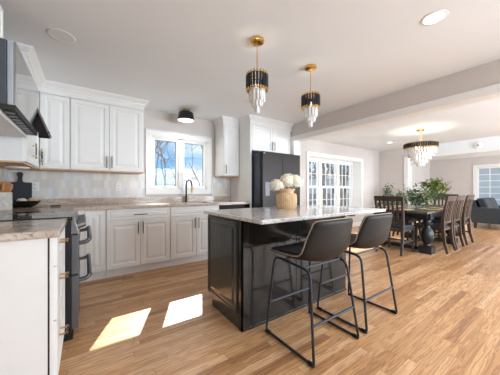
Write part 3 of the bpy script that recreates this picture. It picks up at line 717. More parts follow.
# ------------------------------------------------------------------ bar stools
def make_stool():
    t = local_thing('bar_stool', '', 'stool')
    # bucket shell: rows along the profile, columns across
    prof = [  # (y, z, halfwidth, edge lift, edge forward)
        (.205, .645, .195, .000, .000), (.215, .655, .205, .002, .000), (.14, .655, .222, .010, 0), (.05, .648, .232, .020, 0), (-.05, .640, .240, .034, .0),
        (-.12, .636, .244, .050, .012), (-.175, .650, .246, .062, .030), (-.205, .690, .244, .050, .050), (-.222, .740, .236, .028, .062),
        (-.236, .800, .226, .010, .066), (-.248, .860, .214, .0, .062), (-.258, .912, .203, -.004, .056), (-.262, .935, .186, -.010, .050)]
    cols = 12
    def grid(offs):
        b = BM(); R = []
        for y, z, hw, lf, fw in prof:
            row = []
            for i in range(cols+1):
                u = -1+2*i/cols; a = abs(u)**2.4
                row.append(b.verts.new((u*hw*1.07, (y*1.1 if y > 0 else y)+fw*a, z-.014+lf*a)))
            R.append(row)
        for A, B in zip(R, R[1:]):
            for i in range(cols): b.faces.new((A[i], A[i+1], B[i+1], B[i]))
        if offs:
            b.normal_update()
            up = [v.normal.copy() for v in b.verts]
            for v, n_ in zip(b.verts, up): v.co += n_*offs
        return b, R
    b, R = grid(0)
    edge = [R[0][i].co.copy() for i in range(cols+1)]+[r[-1].co.copy() for r in R[1:]]+[R[-1][i].co.copy() for i in range(cols-1, -1, -1)]+[r[0].co.copy() for r in R[-2:0:-1]]
    sh = obj('seat_shell', b, M['leather'], t, smooth=True); q = sh.modifiers.new('s', 'SOLIDIFY'); q.thickness = .026; q.offset = 0; q = sh.modifiers.new('b', 'SUBSURF'); q.levels = 1; q.render_levels = 1
    b = tube(BM(), edge, .0042, 6, closed=True)
    for v in b.verts: v.co.z += .004
    obj('piping', b, M['piping'], sh, smooth=True)
    # inner upholstery
    b, R = grid(0)
    bmesh.ops.delete(b, geom=[f for f in b.faces if any(abs(v.co.x) > .252 for v in f.verts)], context='FACES')
    for v in b.verts: 
        v.co.x *= .93; v.co.z += .016 if v.co.y > -.15 else .004; v.co.y += .0 if v.co.y > -.15 else .016
    obj('seat_pad', b, M['leatherin'], sh, smooth=True, solid=.006)
    # two sled side frames
    for s_ in (-1, 1):
        xb, xt = s_*.252, s_*.205
        pts = [(xb, .238, .012), (xb, -.238, .012), (xt, -.165, .580), (xt, .19, .602)]
        n_ = len(pts); P = [Vector(p) for p in pts]; loop = []
        for i in range(4):
            a, c, e2 = P[i-1], P[i], P[(i+1) % 4]; ra = .028 if c.z < .1 else .06
            p0 = c+(a-c).normalized()*ra; p1 = c+(e2-c).normalized()*ra
            for j in range(6):
                u = j/5; loop.append(p0*(1-u)**2+c*2*u*(1-u)+p1*u*u)
        fr = obj('side_frame', tube(BM(), loop, .0095, 8, closed=True), M['frame'], t, smooth=True)
        for yy in (.215, -.215):
            b = BM(); tube(b, [(xb, yy-.022, .0135), (xb, yy+.022, .0135)], .0135, 8); obj('foot_pad', b, M['rubber'], fr)
    zz = .24
    def at_z(y0_, y1_): k = (zz-.012)/(.592-.012); return y0_+(y1_-y0_)*k, .252+(.205-.252)*k
    yy, xx = at_z(.238, .175); obj('footrest', tube(BM(), [(-xx, yy, zz), (xx, yy, zz)], .0085, 8), M['frame'], t, smooth='auto')
    yy, xx = at_z(-.238, -.165); obj('footrest', tube(BM(), [(-xx, yy, zz), (xx, yy, zz)], .0085, 8), M['frame'], t, smooth='auto')
    b = BM(); tube(b, [(-.205, .10, .596), (.205, .10, .596)], .008, 8); tube(b, [(-.205, -.11, .584), (.205, -.11, .584)], .008, 8); obj('under_bar', b, M['frame'], t)
    return t
st = make_stool(); st.location = (1.43, 1.222, 0); st['label'] = 'left black leather bar stool with sled legs, nearest the camera at the island'; st['group'] = 'leather bar stools at the island'
st2 = copy_tree(st); st2.location = (2.05, 1.222, 0); st2['label'] = 'right black leather bar stool with sled legs, nearer the dining table'

# ------------------------------------------------------------------ hydrangeas in a bamboo vase
vx, vy = 1.815, 1.895
t = thing('vase', 'round natural bamboo vase with ribbed sides standing on the island slab', 'vase', (vx, vy, .916))
b = lathe(BM(), [(0, 0), (.098, 0), (.104, .006), (.107, .10), (.104, .150), (.090, .168), (.076, .176), (.076, .186), (.090, .200), (.093, .212), (.088, .220), (.078, .216), (.070, .19), (.08, .16), (.08, .02), (0, .02)], (vx, vy, .917), 48)
v_ = obj('body', b, M['wicker'], t, smooth='auto')
for k in range(34):
    a = 2*PI*k/34
    b = BM(); tube(b, [(vx+(.104)*math.cos(a), vy+.104*math.sin(a), .925), (vx+.108*math.cos(a), vy+.108*math.sin(a), 1.02), (vx+.105*math.cos(a), vy+.105*math.sin(a), 1.065), (vx+.094*math.cos(a), vy+.094*math.sin(a), 1.082)], .0062, 6); obj('reed', b, M['wicker'], v_, smooth=True)
def hydrangea(c, r, label):
    t = thing('hydrangea', label, 'flower', (vx, vy, .95), group='hydrangeas in the bamboo vase')
    b = BM(); c = Vector(c)
    nfl = 120
    for i in range(nfl):
        ph = math.acos(1-2*(i+.5)/nfl); th_ = PI*(1+5**.5)*i
        d = Vector((math.cos(th_)*math.sin(ph), math.sin(th_)*math.sin(ph), math.cos(ph)))
        if d.z < -.8: continue
        p = c+Vector((d.x*r, d.y*r, d.z*r*.82))*random.uniform(.82, 1.06)
        U = d.orthogonal().normalized(); V = d.cross(U); a0 = random.random()*PI; s_ = r*.19
        for k in range(4):
            a = a0+k*PI/2; e1 = (U*math.cos(a)+V*math.sin(a)); e2 = (U*math.cos(a+PI/2)+V*math.sin(a+PI/2))
            pts = [p, p+e1*s_*.6+e2*s_*.5+d*s_*.25, p+e1*s_*1.25+d*s_*.1, p+e1*s_*.6-e2*s_*.5+d*s_*.25]
            b.faces.new([b.verts.new(q) for q in pts])
    core = lathe(BM(), [(0, -.62*r)]+[(r*.74*math.sin(a), -r*.62*math.cos(a)) for a in [PI*k/10 for k in range(1, 10)]]+[(0, .62*r)], c, 16)
    me_ = bpy.data.meshes.new('x'); core.to_mesh(me_); b.from_mesh(me_); core.free()
    obj('flower_head', b, M['petal'], t, smooth=False)
    b = BM(); tube(b, [(vx, vy, .96), (vx+(c.x-vx)*.3, vy+(c.y-vy)*.3, 1.10), c-Vector((0, 0, r*.6))], .005, 6); obj('stem', b, M['leaf'], t)
    return t
hydrangea((1.735, 1.955, 1.170), .084, 'left cream hydrangea head drooping over the vase rim')
hydrangea((1.835, 1.895, 1.220), .092, 'top cream hydrangea head in the middle of the bamboo vase')
h3 = hydrangea((1.905, 1.850, 1.215), .086, 'right cream hydrangea head in the bamboo vase')
def leafm(bm, p, d, nrm, L_, w_):
    d = Vector(d).normalized(); s_ = d.cross(Vector(nrm))
    if s_.length < .01: s_ = d.orthogonal()
    s_.normalize(); p = Vector(p); u_ = s_.cross(d)
    A = [p, p+d*L_*.3+s_*w_*.5, p+d*L_*.65+s_*w_*.4-u_*L_*.03, p+d*L_-u_*L_*.1, p+d*L_*.65-s_*w_*.4-u_*L_*.03, p+d*L_*.3-s_*w_*.5]
    m1 = p+d*L_*.3-u_*w_*.12; m2 = p+d*L_*.65-u_*w_*.15
    v = [bm.verts.new(q) for q in A]; a1 = bm.verts.new(m1); a2 = bm.verts.new(m2)
    for q in ((v[0], v[1], a1), (v[1], v[2], a2, a1), (v[2], v[3], a2), (v[0], a1, v[5]), (a1, a2, v[4], v[5]), (a2, v[3], v[4])): bm.faces.new(q)
b = BM()
for k in range(5):
    a = -2.2+k*.5; leafm(b, (vx+.02*math.cos(a), vy+.02*math.sin(a), 1.12), (math.cos(a), math.sin(a), .25), (0, 0, 1), .10, .05)
obj('leaves', b, M['leaf'], h3, solid=.001)

# ------------------------------------------------------------------ pendants, lamps on the ceiling
def pt_light(name, loc, power, r, color=(1, .86, .66)):
    a = bpy.data.lights.new(name, 'POINT'); a.energy = power; a.shadow_soft_size = r; a.color = color
    o = bpy.data.objects.new(name, a); COL.objects.link(o); o.location = loc; return o
def make_pendant():
    t = local_thing('pendant_light', '', 'light', 'pendants above the island')
    obj('canopy', lathe(BM(), [(0, 0), (.062, 0), (.064, -.006), (.062, -.022), (.05, -.028), (0, -.028)], (0, 0, 0), 32), M['pendgold'], t, smooth='auto')
    obj('rod', tube(BM(), [(0, 0, -.028), (0, 0, -.335)], .0045, 8), M['pendgold'], t, smooth='auto')
    for z in (-.310, -.438):
        b = BM(); tube(b, [(.078*math.cos(a), .078*math.sin(a), z) for a in [2*PI*k/32 for k in range(32)]], .005, 6, closed=True)
        for k in range(3): a = 2*PI*k/3; tube(b, [(0, 0, z), (.078*math.cos(a), .078*math.sin(a), z)], .003, 6)
        obj('ring', b, M['pendgold'], t)
    proto = None
    for k in range(20):
        a = 2*PI*k/20
        if proto is None:
            b = BM(); tube(b, [(.089, 0, -.318), (.089, 0, -.430)], .0108, 10); proto = obj('fin', b, M['fin'], t, smooth='auto')
            b = BM()
            tube(b, [(.089, 0, -.296), (.089, 0, -.318)], .008, 8); caps_ = [obj('fin_cap', b, M['pendgold'], proto, smooth='auto')]
            b = BM(); tube(b, [(.089, 0, -.430), (.089, 0, -.450)], .008, 8); caps_.append(obj('fin_cap', b, M['pendgold'], proto, smooth='auto'))
        else:
            f = proto.copy(); COL.objects.link(f); f.rotation_euler = (0, 0, a); [(COL.objects.link(c2), setattr(c2, 'parent', f)) for c2 in [q_.copy() for q_ in caps_]]
    for r_, z0, z1, n_ in ((.062, -.43, -.545, 12), (.040, -.44, -.590, 8), (.016, -.46, -.645, 3)):
        pr = None
        for k in range(n_):
            if pr is None:
                b = BM(); tube(b, [(r_, 0, z0), (r_, 0, z1+.012), (r_, 0, z1)], [.0115, .0115, .006], 6); pr = obj('crystal_drop', b, M['crystal'], t)
            else:
                f = pr.copy(); COL.objects.link(f); f.rotation_euler = (0, 0, 2*PI*k/n_)
    b = lathe(BM(), [(0, 0)]+[(.014*math.sin(x), .03-.03*math.cos(x)) for x in (.6, 1.2, 1.8, 2.4)]+[(0, .06)], (0, 0, -.43), 12); obj('bulb', b, M['bulb'], t, smooth=True)
    return t
p1 = make_pendant(); p1.location = (1.24, 1.665, 2.4395); p1['label'] = 'nearer gold and black crystal pendant, left of the two above the island'
p2 = copy_tree(p1); p2.location = (1.98, 1.70, 2.4395); p2['label'] = 'farther gold and black crystal pendant, right of the two above the island'
for p in ((1.24, 1.665, 1.97), (1.98, 1.70, 1.97)): pt_light('pendant_bulb', p, 3, .03)

# oval crystal chandelier above the table
cxx, cyy = 6.0, 2.09
t = thing('chandelier', 'round gold chandelier with black fins and tiered crystals above the dining table', 'chandelier', (cxx, cyy, 2.4395))
obj('canopy', lathe(BM(), [(0, 0), (.075, 0), (.075, -.02), (.06, -.03), (0, -.03)], (cxx, cyy, 2.4395), 28), M['pendgold'], t, smooth='auto')
b = BM()
for k in range(9):
    z = 2.41-k*.029; 
    pts = [(cxx+(.011*math.cos(a) if k % 2 else 0), cyy+(0 if k % 2 else .011*math.cos(a)), z-.016+.02*math.sin(a)) for a in [2*PI*j/10 for j in range(10)]]
    tube(b, pts, .0045, 5, closed=True)
obj('chain', b, M['pendgold'], t)
R0 = .298
for z in (2.135, 2.03):
    b = BM(); tube(b, [(cxx+R0*.96*math.cos(a), cyy+R0*.96*math.sin(a), z) for a in [2*PI*k/48 for k in range(48)]], .008, 6, closed=True)
    for k in range(4): a = PI*k/2; tube(b, [(cxx, cyy, z+.0), (cxx+R0*.96*math.cos(a), cyy+R0*.96*math.sin(a), z)], .004, 6)
    obj('ring', b, M['pendgold'], t)
obj('hub', tube(BM(), [(cxx, cyy, 2.16), (cxx, cyy, 1.98)], .012, 10), M['pendgold'], t)
pr = None
for k in range(46):
    a = 2*PI*k/46; c, s_ = math.cos(a), math.sin(a)
    if pr is None:
        b = BM(); tube(b, [(cxx+R0, cyy, 2.126), (cxx+R0, cyy, 2.036)], .0185, 8); pr = obj('fin', b, M['fin'], t, smooth='auto')
        b = BM(); tube(b, [(cxx+R0, cyy, 2.142), (cxx+R0, cyy, 2.127)], .014, 8); caps_ = [obj('fin_cap', b, M['pendgold'], pr, smooth='auto')]; b = BM(); tube(b, [(cxx+R0, cyy, 2.035), (cxx+R0, cyy, 2.018)], .014, 8); caps_.append(obj('fin_cap', b, M['pendgold'], pr, smooth='auto'))
    else:
        f = pr.copy(); COL.objects.link(f); f.rotation_euler = (0, 0, a); [(COL.objects.link(c2), setattr(c2, 'parent', f)) for c2 in [q_.copy() for q_ in caps_]]
for r_, z0, z1, n_ in ((.262, 2.02, 1.90, 32), (.215, 1.98, 1.84, 26), (.175, 1.92, 1.77, 19), (.115, 1.86, 1.70, 12), (.055, 1.80, 1.63, 6)):
    pr = None
    for k in range(n_):
        if pr is None:
            b = BM(); tube(b, [(cxx+r_, cyy, z0), (cxx+r_, cyy, z1+.015), (cxx+r_, cyy, z1)], [.021, .021, .010], 6); pr = obj('crystal_drop', b, M['crystal'], t)
        else:
            f = pr.copy(); COL.objects.link(f); f.rotation_euler = (0, 0, 2*PI*k/n_)
for k in range(3):
    a = 2*PI*k/3+.4; b = lathe(BM(), [(0, 0), (.018, .02), (.022, .04), (.012, .07), (0, .08)], (cxx+.09*math.cos(a), cyy+.09*math.sin(a), 1.96), 10); obj('bulb', b, M['bulb'], t, smooth=True)
pt_light('chandelier_bulbs', (cxx, cyy, 1.93), 12, .08)

# flush lamp above the sink
lx, ly = 1.36, 3.78
t = thing('ceiling_lamp', 'black drum flush ceiling lamp with brass cap above the sink window', 'light', (lx, ly, 2.4395))
obj('canopy', lathe(BM(), [(0, 0), (.055, 0), (.055, -.018), (.03, -.022), (.02, -.045), (0, -.045)], (lx, ly, 2.4395), 28), M['gold'], t, smooth='auto')
obj('shade', lathe(BM(), [(.02, -.046), (.112, -.05), (.118, -.056), (.136, -.178), (.132, -.178), (.114, -.06), (.02, -.05)], (lx, ly, 2.4395), 40), M['black'], t, smooth='auto')
obj('diffuser', lathe(BM(), [(0, -.168), (.10, -.168), (.130, -.166), (.130, -.176), (.11, -.181), (0, -.182)], (lx, ly, 2.4395), 40), M['warmlamp'], t, smooth='auto')
a_ = bpy.data.lights.new('ceiling_lamp_beam', 'SPOT'); a_.energy = 22; a_.spot_size = 2.7; a_.spot_blend = .9; a_.shadow_soft_size = .1; a_.color = (1, .96, .9)
o_ = bpy.data.objects.new('ceiling_lamp_beam', a_); COL.objects.link(o_); o_.location = (lx, ly, 2.245)
# recessed lamps
def can(loc, label, lit, r=.085):
    t = thing('recessed_light', label, 'light', loc, group='recessed ceiling lights')
    x, y, z = loc
    b = BM(); lathe(b, [(r*.78, -.0005), (r*.78, -.003), (r*.96, -.004), (r, -.002), (r, 0)], loc, 36); obj('trim_ring', b, M['plastic'], t, smooth='auto')
    obj('lens', lathe(BM(), [(0, -.0025), (r*.79, -.0025), (r*.79, -.0008), (0, -.0008)], loc, 32), M['lamp'] if lit else M['lampoff'], t)
    if lit:
        a = bpy.data.lights.new('recessed_beam', 'SPOT'); a.energy = 38; a.spot_size = 2.4; a.spot_blend = .8; a.shadow_soft_size = .07; a.color = (1, .94, .86)
        o = bpy.data.objects.new('recessed_beam', a); COL.objects.link(o); o.location = (x, y, z-.02)
can((-.165, 2.582, 2.4399), 'recessed light switched off in the ceiling above the range', False, .10)
can((2.193, .675, 2.4399), 'lit recessed ceiling light nearest the camera at upper right', True, .085)
can((2.19, -1.4, 2.4399), 'unseen recessed fill light added behind the camera on the right', True, .085)  # unseen lamp, added to brighten the floor from above
can((1.98, 1.70+1.2, 2.4399), 'recessed light switched off in the ceiling near the far pendant', False, .07)
can((6.95, 3.15, 2.4399), 'small recessed light in the dining ceiling left of the chandelier', True, .07)
# round detector on the header face
t = thing('smoke_detector', 'round white smoke detector on the header above the dining opening', 'detector', (8.3, 1.60, 2.25))
dy, dz = 1.615, 2.27
b = BM(); tube(b, [(8.299, dy, dz), (8.275, dy, dz), (8.262, dy, dz)], [.09, .09, .07], 28); dd = obj('housing', b, M['plastic'], t, smooth='auto')
b = BM(); tube(b, [(8.262, dy, dz), (8.256, dy, dz)], [.022, .018], 16); obj('sensor', b, mat('grey sensor', (.25, .25, .26), .5), dd)

# ------------------------------------------------------------------ outlets
def outlet(x, label):
    t = thing('outlet', label, 'outlet', (x, WY1-.008, 1.165), group='outlets on the backsplash')
    obj('cover_plate', box(BM(), x-.037, x+.037, WY1-.015, WY1-.009, 1.108, 1.222), M['plastic'], t, bevel=.002)
    for z in (1.14, 1.19):
        s_ = obj('socket', box(BM(), x-.016, x+.016, WY1-.0185, WY1-.0152, z-.014, z+.014), M['lampoff'], t, bevel=.002)
        b = BM(); box(b, x-.008, x-.005, WY1-.0195, WY1-.0186, z-.006, z+.006); box(b, x+.005, x+.008, WY1-.0195, WY1-.0186, z-.006, z+.006); obj('slots', b, M['dark'], s_)
outlet(-.53, 'white wall outlet on the backsplash beside the slate board')
outlet(.42, 'white wall outlet on the backsplash below the double-door wall cabinet')

# ------------------------------------------------------------------ things on the corner worktop
t = thing('cutting_board', 'dark slate paddle board with round handle leaning on the backsplash', 'board', (-.67, 4.04, .916))
def board_outline():
    P_ = []
    def arc(cx_, cz_, r, a0, a1, k=6):
        for j in range(k+1): a = a0+(a1-a0)*j/k; P_.append((cx_+r*math.cos(a), cz_+r*math.sin(a)))
    w_, h_ = .112, .30
    arc(w_-.015, .015, .015, -PI/2, 0); arc(w_-.015, h_-.015, .015, 0, PI/2)
    P_.append((.045, h_)); P_.append((.025, h_+.012)); P_.append((.021, h_+.07))
    arc(0, h_+.10, .030, -.5, PI+.5, 12)
    P_.append((-.021, h_+.07)); P_.append((-.025, h_+.012)); P_.append((-.045, h_))
    arc(-w_+.015, h_-.015, .015, PI/2, PI); arc(-w_+.015, .015, .015, PI, 3*PI/2)
    return P_
O_ = board_outline(); tilt = .06
def bp(x, z, d): return (-.662+x, 4.030+math.sin(tilt)*z-d*math.cos(tilt), .9165+z*math.cos(tilt)+d*math.sin(tilt)*.5)
b = hexa(BM(), [bp(x, z, 0) for x, z in O_], [bp(x, z, .014) for x, z in O_]); obj('board', b, M['slate'], t, bevel=.002)
bx_, by_ = -.575, 3.86
t = tag(obj('bowl', lathe(BM(), [(0, 0), (.05, 0), (.055, .004), (.10, .030), (.128, .066), (.134, .076), (.129, .077), (.095, .042), (.045, .016), (0, .014)], (bx_, by_, .9165), 40), M['bowlblack'], smooth='auto'), 'low black bowl holding bread rolls on the corner worktop', 'bowl')
def roll(c, sx, sy, sz, m, label):
    b = BM(); bmesh.ops.create_uvsphere(b, u_segments=20, v_segments=12, radius=1)
    for v in b.verts:
        k = 1+.05*math.sin(7*v.co.x+3*v.co.y)+.03*math.sin(11*v.co.z+5*v.co.y)
        v.co = Vector((v.co.x*sx*k, v.co.y*sy*k, max(v.co.z, -.6)*sz*k))+Vector(c)
    tag(obj('bread_roll', b, m, smooth=True), label, 'bread', 'bread rolls in the black bowl')
roll((-.615, 3.86, .9825), .052, .048, .042, M['bread2'], 'pale floury bread roll on the left in the black bowl')
roll((-.520, 3.86, .986), .050, .048, .044, M['bread'], 'golden brown bread roll on the right in the black bowl')
t = thing('utensil_crock', 'square whitewashed crock full of wooden spoons at the left edge', 'crock', (-.69, 3.35, .916))
b = BM(); xa, xb, ya, yb = -.750, -.618, 3.29, 3.425; za, zb2 = .9165, 1.098
hexa(b, [(xa, ya, za), (xb, ya, za), (xb, ya+.008, za), (xa, ya+.008, za)], [(xa, ya, zb2), (xb, ya, zb2), (xb, ya+.008, zb2), (xa, ya+.008, zb2)])
box(b, xa, xb, yb-.008, yb, za, zb2); box(b, xa, xa+.008, ya+.008, yb-.008, za, zb2); box(b, xb-.008, xb, ya+.008, yb-.008, za, zb2); box(b, xa+.008, xb-.008, ya+.008, yb-.008, za, za+.01)
obj('body', b, M['ceramic'], t, bevel=.003)
def spoon(dx, dy, tip, label, w_=.026, flat=False):
    t = thing('wooden_spoon', label, 'utensil', (-.69+dx, 3.357+dy, .928), group='wooden utensils in the crock')
    base = Vector((-.69+dx, 3.357+dy, .93)); tip = Vector(tip); d = (tip-base)
    obj('handle', tube(BM(), [base, base+d*.8], .006, 8), M['spoonwood'], t)
    b = BM(); bmesh.ops.create_uvsphere(b, u_segments=14, v_segments=8, radius=1)
    q = d.to_track_quat('Z', 'Y').to_matrix()
    for v in b.verts: v.co = q @ Vector((v.co.x*w_, v.co.y*(.006 if flat else .011), v.co.z*.045))+base+d*.9
    obj('spoon_bowl', b, M['spoonwood'], t, smooth=True)
spoon(.02, .0, (-.610, 3.34, 1.165), 'wooden spoon leaning to the right out of the crock')
spoon(.0, -.02, (-.655, 3.32, 1.175), 'wooden spoon standing in the middle of the crock')
spoon(-.03, .02, (-.70, 3.35, 1.18), 'wooden spatula at the left edge in the crock', .03, True)
t = tag(obj('trivet_board', box(BM(), -.750, -.668, 3.62, 3.64, .9165, 1.215), M['spoonwood'], bevel=.004), 'reddish wooden board standing behind the utensil crock', 'board')
t = thing('knife', 'long dark knife with grey blade lying on the corner worktop', 'knife', (-.35, 3.72, .916))
b = BM(); hexa(b, [(-.56, 3.63, .9168), (-.34, 3.73, .9168), (-.345, 3.745, .9168), (-.56, 3.67, .9168)], [(-.56, 3.63, .9188), (-.34, 3.73, .9188), (-.345, 3.745, .9188), (-.56, 3.67, .9188)]); obj('blade', b, M['dark'], t)
b = BM(); tube(b, [(-.342, 3.737, .926), (-.25, 3.775, .926)], .009, 8); obj('handle', b, M['black'], t)

# ------------------------------------------------------------------ dining table
TX0, TX1, TY0, TY1 = 4.58, 7.00, 1.50, 2.62
t = thing('dining_table', 'long dark wooden dining table on turned trestle legs below the chandelier', 'table', ((TX0+TX1)/2, (TY0+TY1)/2, 0))
obj('tabletop', box(BM(), TX0, TX1, TY0, TY1, .722, .76), M['tabletop'], t, bevel=.006)
b = BM(); ax0, ax1, ay0, ay1 = TX0+.30, TX1-.30, TY0+.10, TY1-.10
box(b, ax0, ax1, ay0, ay0+.025, .62, .721); box(b, ax0, ax1, ay1-.025, ay1, .62, .721); box(b, ax0, ax0+.025, ay0+.025, ay1-.025, .62, .721); box(b, ax1-.025, ax1, ay0+.025, ay1-.025, .62, .721)
obj('apron', b, M['blacktable'], t, bevel=.003)
LP = [(.075, .13), (.060, .14), (.052, .165), (.060, .185), (.088, .22), (.105, .27), (.108, .32), (.098, .38), (.075, .43), (.050, .465), (.046, .49), (.060, .505), (.085, .52), (.088, .54), (.062, .56), (.058, .58), (.075, .60), (.075, .72)]
for X_ in (4.99, 6.255):
    b = BM(); box(b, X_-.045, X_+.045, TY0+.12, TY1-.12, .03, .09); ft = obj('foot_beam', b, M['blacktable'], t, bevel=.008)
    for Y_ in (1.64, 2.46):
        lg = obj('leg', lathe(BM(), LP, (X_, Y_, 0), 24), M['blacktable'], t, smooth='auto')
        b = BM(); box(b, X_-.095, X_+.095, Y_-.10, Y_+.10, 0.0, .13); obj('foot_block', b, M['blacktable'], lg, bevel=.01)
        b = BM(); box(b, X_-.085, X_+.085, Y_-.085, Y_+.085, .60, .7215); obj('top_block', b, M['blacktable'], lg, bevel=.005)
b = BM(); box(b, 5.03, 6.195, 2.03, 2.09, .04, .10); obj('stretcher', b, M['blacktable'], t, bevel=.006)

# dining chairs: built facing +Y, back at -Y
def make_chair(wood):
    t = local_thing('dining_chair', '', 'chair')
    for s_ in (-1, 1):
        x = s_*.205
        pts = [(x*1.02, -.275, 0), (x, -.225, .22), (x, -.205, .44), (x*1.03, -.215, .62), (x*1.07, -.245, .82), (x*1.12, -.285, 1.005)]
        b = BM(); R = []
        for (px, py, pz), (wx, wy) in zip(pts, ((.016, .018), (.019, .024), (.020, .028), (.019, .022), (.018, .018), (.017, .014))):
            R.append([b.verts.new((px+a*wx, py+c*wy, pz)) for a, c in ((-1, -1), (1, -1), (1, 1), (-1, 1))])
        for A, B in zip(R, R[1:]):
            for k in range(4): b.faces.new((A[k], A[(k+1) % 4], B[(k+1) % 4], B[k]))
        b.faces.new(R[0][::-1]); b.faces.new(R[-1]); obj('leg', b, wood, t, bevel=.004)
        b = BM(); hexa(b, [(x*.98+a*.014, .205+c*.014, 0) for a, c in ((-1, -1), (1, -1), (1, 1), (-1, 1))], [(x*.98+a*.022, .20+c*.022, .44) for a, c in ((-1, -1), (1, -1), (1, 1), (-1, 1))]); obj('leg', b, wood, t, bevel=.004)
        b = BM(); box(b, x*.99-.010, x*.99+.010, -.215, .20, .20, .235); obj('stretcher', b, wood, t)
    b = BM(); box(b, -.20, .20, -.02, .005, .205, .235); obj('stretcher', b, wood, t)
    b = BM(); box(b, -.185, .185, -.215, -.195, .395, .438); box(b, -.185, .185, .19, .21, .395, .438); box(b, -.212, -.19, -.19, .19, .395, .438); box(b, .19, .212, -.19, .19, .395, .438); obj('seat_rail', b, wood, t)
    b = BM(); hexa(b, [(-.215, -.20, .44), (.215, -.20, .44), (.235, .235, .44), (-.235, .235, .44)], [(-.215, -.20, .462), (.215, -.20, .462), (.235, .235, .462), (-.235, .235, .462)]); obj('seat', b, wood, t, bevel=.008)
    b = BM(); hexa(b, [(-.195, -.175, .463), (.195, -.175, .463), (.215, .215, .463), (-.215, .215, .463)], [(-.18, -.16, .495), (.18, -.16, .495), (.20, .20, .495), (-.20, .20, .495)]); obj('cushion', b, M['cushion'], t, bevel=.012)
    def curved(z0, z1, y0_, y1_, th_, nm):
        b = BM(); n_ = 8; R = []
        for i in range(n_+1):
            x = (-.205+.41*i/n_)*(1.12 if z0 > .8 else 1.0); bow = -.022*(1-(2*i/n_-1)**2)
            R.append([b.verts.new(p) for p in ((x, y0_+bow-th_, z0), (x, y0_+bow+th_, z0), (x, y1_+bow+th_, z1), (x, y1_+bow-th_, z1))])
        for A, B in zip(R, R[1:]):
            for k in range(4): b.faces.new((A[k], A[(k+1) % 4], B[(k+1) % 4], B[k]))
        b.faces.new(R[0][::-1]); b.faces.new(R[-1]); return obj(nm, b, wood, t, bevel=.003)
    curved(.925, 1.015, -.267, -.289, .011, 'top_rail'); curved(.52, .56, -.208, -.212, .010, 'lower_rail')
    for i in range(5):
        x = -.13+.065*i; bow = -.022*(1-(x/.205)**2)
        pts = [(.56, -.211), (.68, -.224), (.80, -.242), (.93, -.268)]; b = BM(); R = []
        for z, y in pts: R.append([b.verts.new((x*(1+.12*(z-.5)/.45)+a*.0165, y+bow+c*.006, z)) for a, c in ((-1, -1), (1, -1), (1, 1), (-1, 1))])
        for A, B in zip(R, R[1:]):
            for k in range(4): b.faces.new((A[k], A[(k+1) % 4], B[(k+1) % 4], B[k]))
        b.faces.new(R[0][::-1]); b.faces.new(R[-1]); obj('slat', b, wood, t)
    return t
c0 = make_chair(M['darkwood']); c0['group'] = 'slat-back dining chairs'
c0.location = (4.66, 2.015, 0); c0.rotation_euler.z = -PI/2; c0['label'] = 'charcoal slat-back dining chair at the table end facing the kitchen'
def put(x, y, rz, label, src=c0):
    c = copy_tree(src); c.location = (x, y, 0); c.rotation_euler.z = rz; c['label'] = label; c['group'] = 'slat-back dining chairs'
put(7.10, 2.02, PI/2, 'slat-back dining chair at the far end of the table before the living room')
b0 = make_chair(M['brownwood']); b0['group'] = 'slat-back dining chairs'
b0.location = (5.41, 1.68, 0); b0['label'] = 'worn brown slat-back chair on the near side of the table, first from the kitchen'
put(5.93, 1.68, 0, 'worn brown slat-back chair in the middle of the near side of the table', b0)
put(6.585, 1.68, 0, 'worn brown slat-back chair on the near side, farthest from the kitchen', b0)
put(5.93, 2.44, PI, 'slat-back chair on the window side of the table, nearer the kitchen')
put(6.585, 2.44, PI, 'slat-back chair on the window side of the table, farther from the kitchen')

# placemats
def placemat(x, y, label, rot=0):
    t = thing('placemat', label, 'placemat', (x, y, .7605), group='golden placemats on the dining table')
    a, c = (.22, .155) if not rot else (.155, .22)
    obj('mat', box(BM(), x-a, x+a, y-c, y+c, .7605, .766), M['mat_gold'], t, bevel=.002)
    obj('napkin', box(BM(), x-.05, x+.05, y-.09, y+.09, .7662, .774), M['cushion'], t, bevel=.002)
placemat(4.82, 2.05, 'golden woven placemat at the table end facing the kitchen', 1)
placemat(5.41, 1.69, 'golden woven placemat on the near table side, first from the kitchen')
placemat(5.93, 1.69, 'golden woven placemat in the middle of the near table side')
placemat(6.60, 1.69, 'golden woven placemat on the near table side, farthest from the kitchen')
placemat(5.41, 2.43, 'golden woven placemat on the window side, first from the kitchen')
placemat(5.93, 2.43, 'golden woven placemat in the middle of the window side')
placemat(6.60, 2.43, 'golden woven placemat on the window side, farthest from the kitchen')

# greenery
def branch_plant(root_name, label, cat, base, targets, lmat, nleaf, L_, w_, spread, vase, group=None, stemr=.004, top_only=.25):
    t = thing(root_name, label, cat, base, group=group)
    sb, lb = BM(), BM(); base = Vector(base)
    for tg in targets:
        tg = Vector(tg); d = tg-base
        mid = base+Vector((d.x*.3, d.y*.3, d.z*.62))
        pts = [base*(1-u)**2+mid*2*u*(1-u)+tg*u*u for u in [k/8 for k in range(9)]]
        tube(sb, pts, [stemr*(1-.07*k) for k in range(9)], 5)
        for k in range(nleaf):
            u = top_only+(1-top_only)*random.random(); p = base*(1-u)**2+mid*2*u*(1-u)+tg*u*u
            off = Vector((random.gauss(0, 1), random.gauss(0, 1), random.gauss(0, .8)))*spread*(.4+.6*u)
            q = p+off; dd_ = (off.normalized()+Vector((random.uniform(-.5, .5), random.uniform(-.5, .5), random.uniform(-.7, .4)))).normalized()
            leafm(lb, q, dd_, (random.uniform(-.6, .6), random.uniform(-.6, .6), 1), L_*random.uniform(.7, 1.2), w_*random.uniform(.8, 1.2))
            if k % 3 == 0: tube(sb, [p, q], .0014, 4, caps=False)
    obj('branches', sb, M['stem'], t); obj('foliage', lb, lmat, t)
    return t
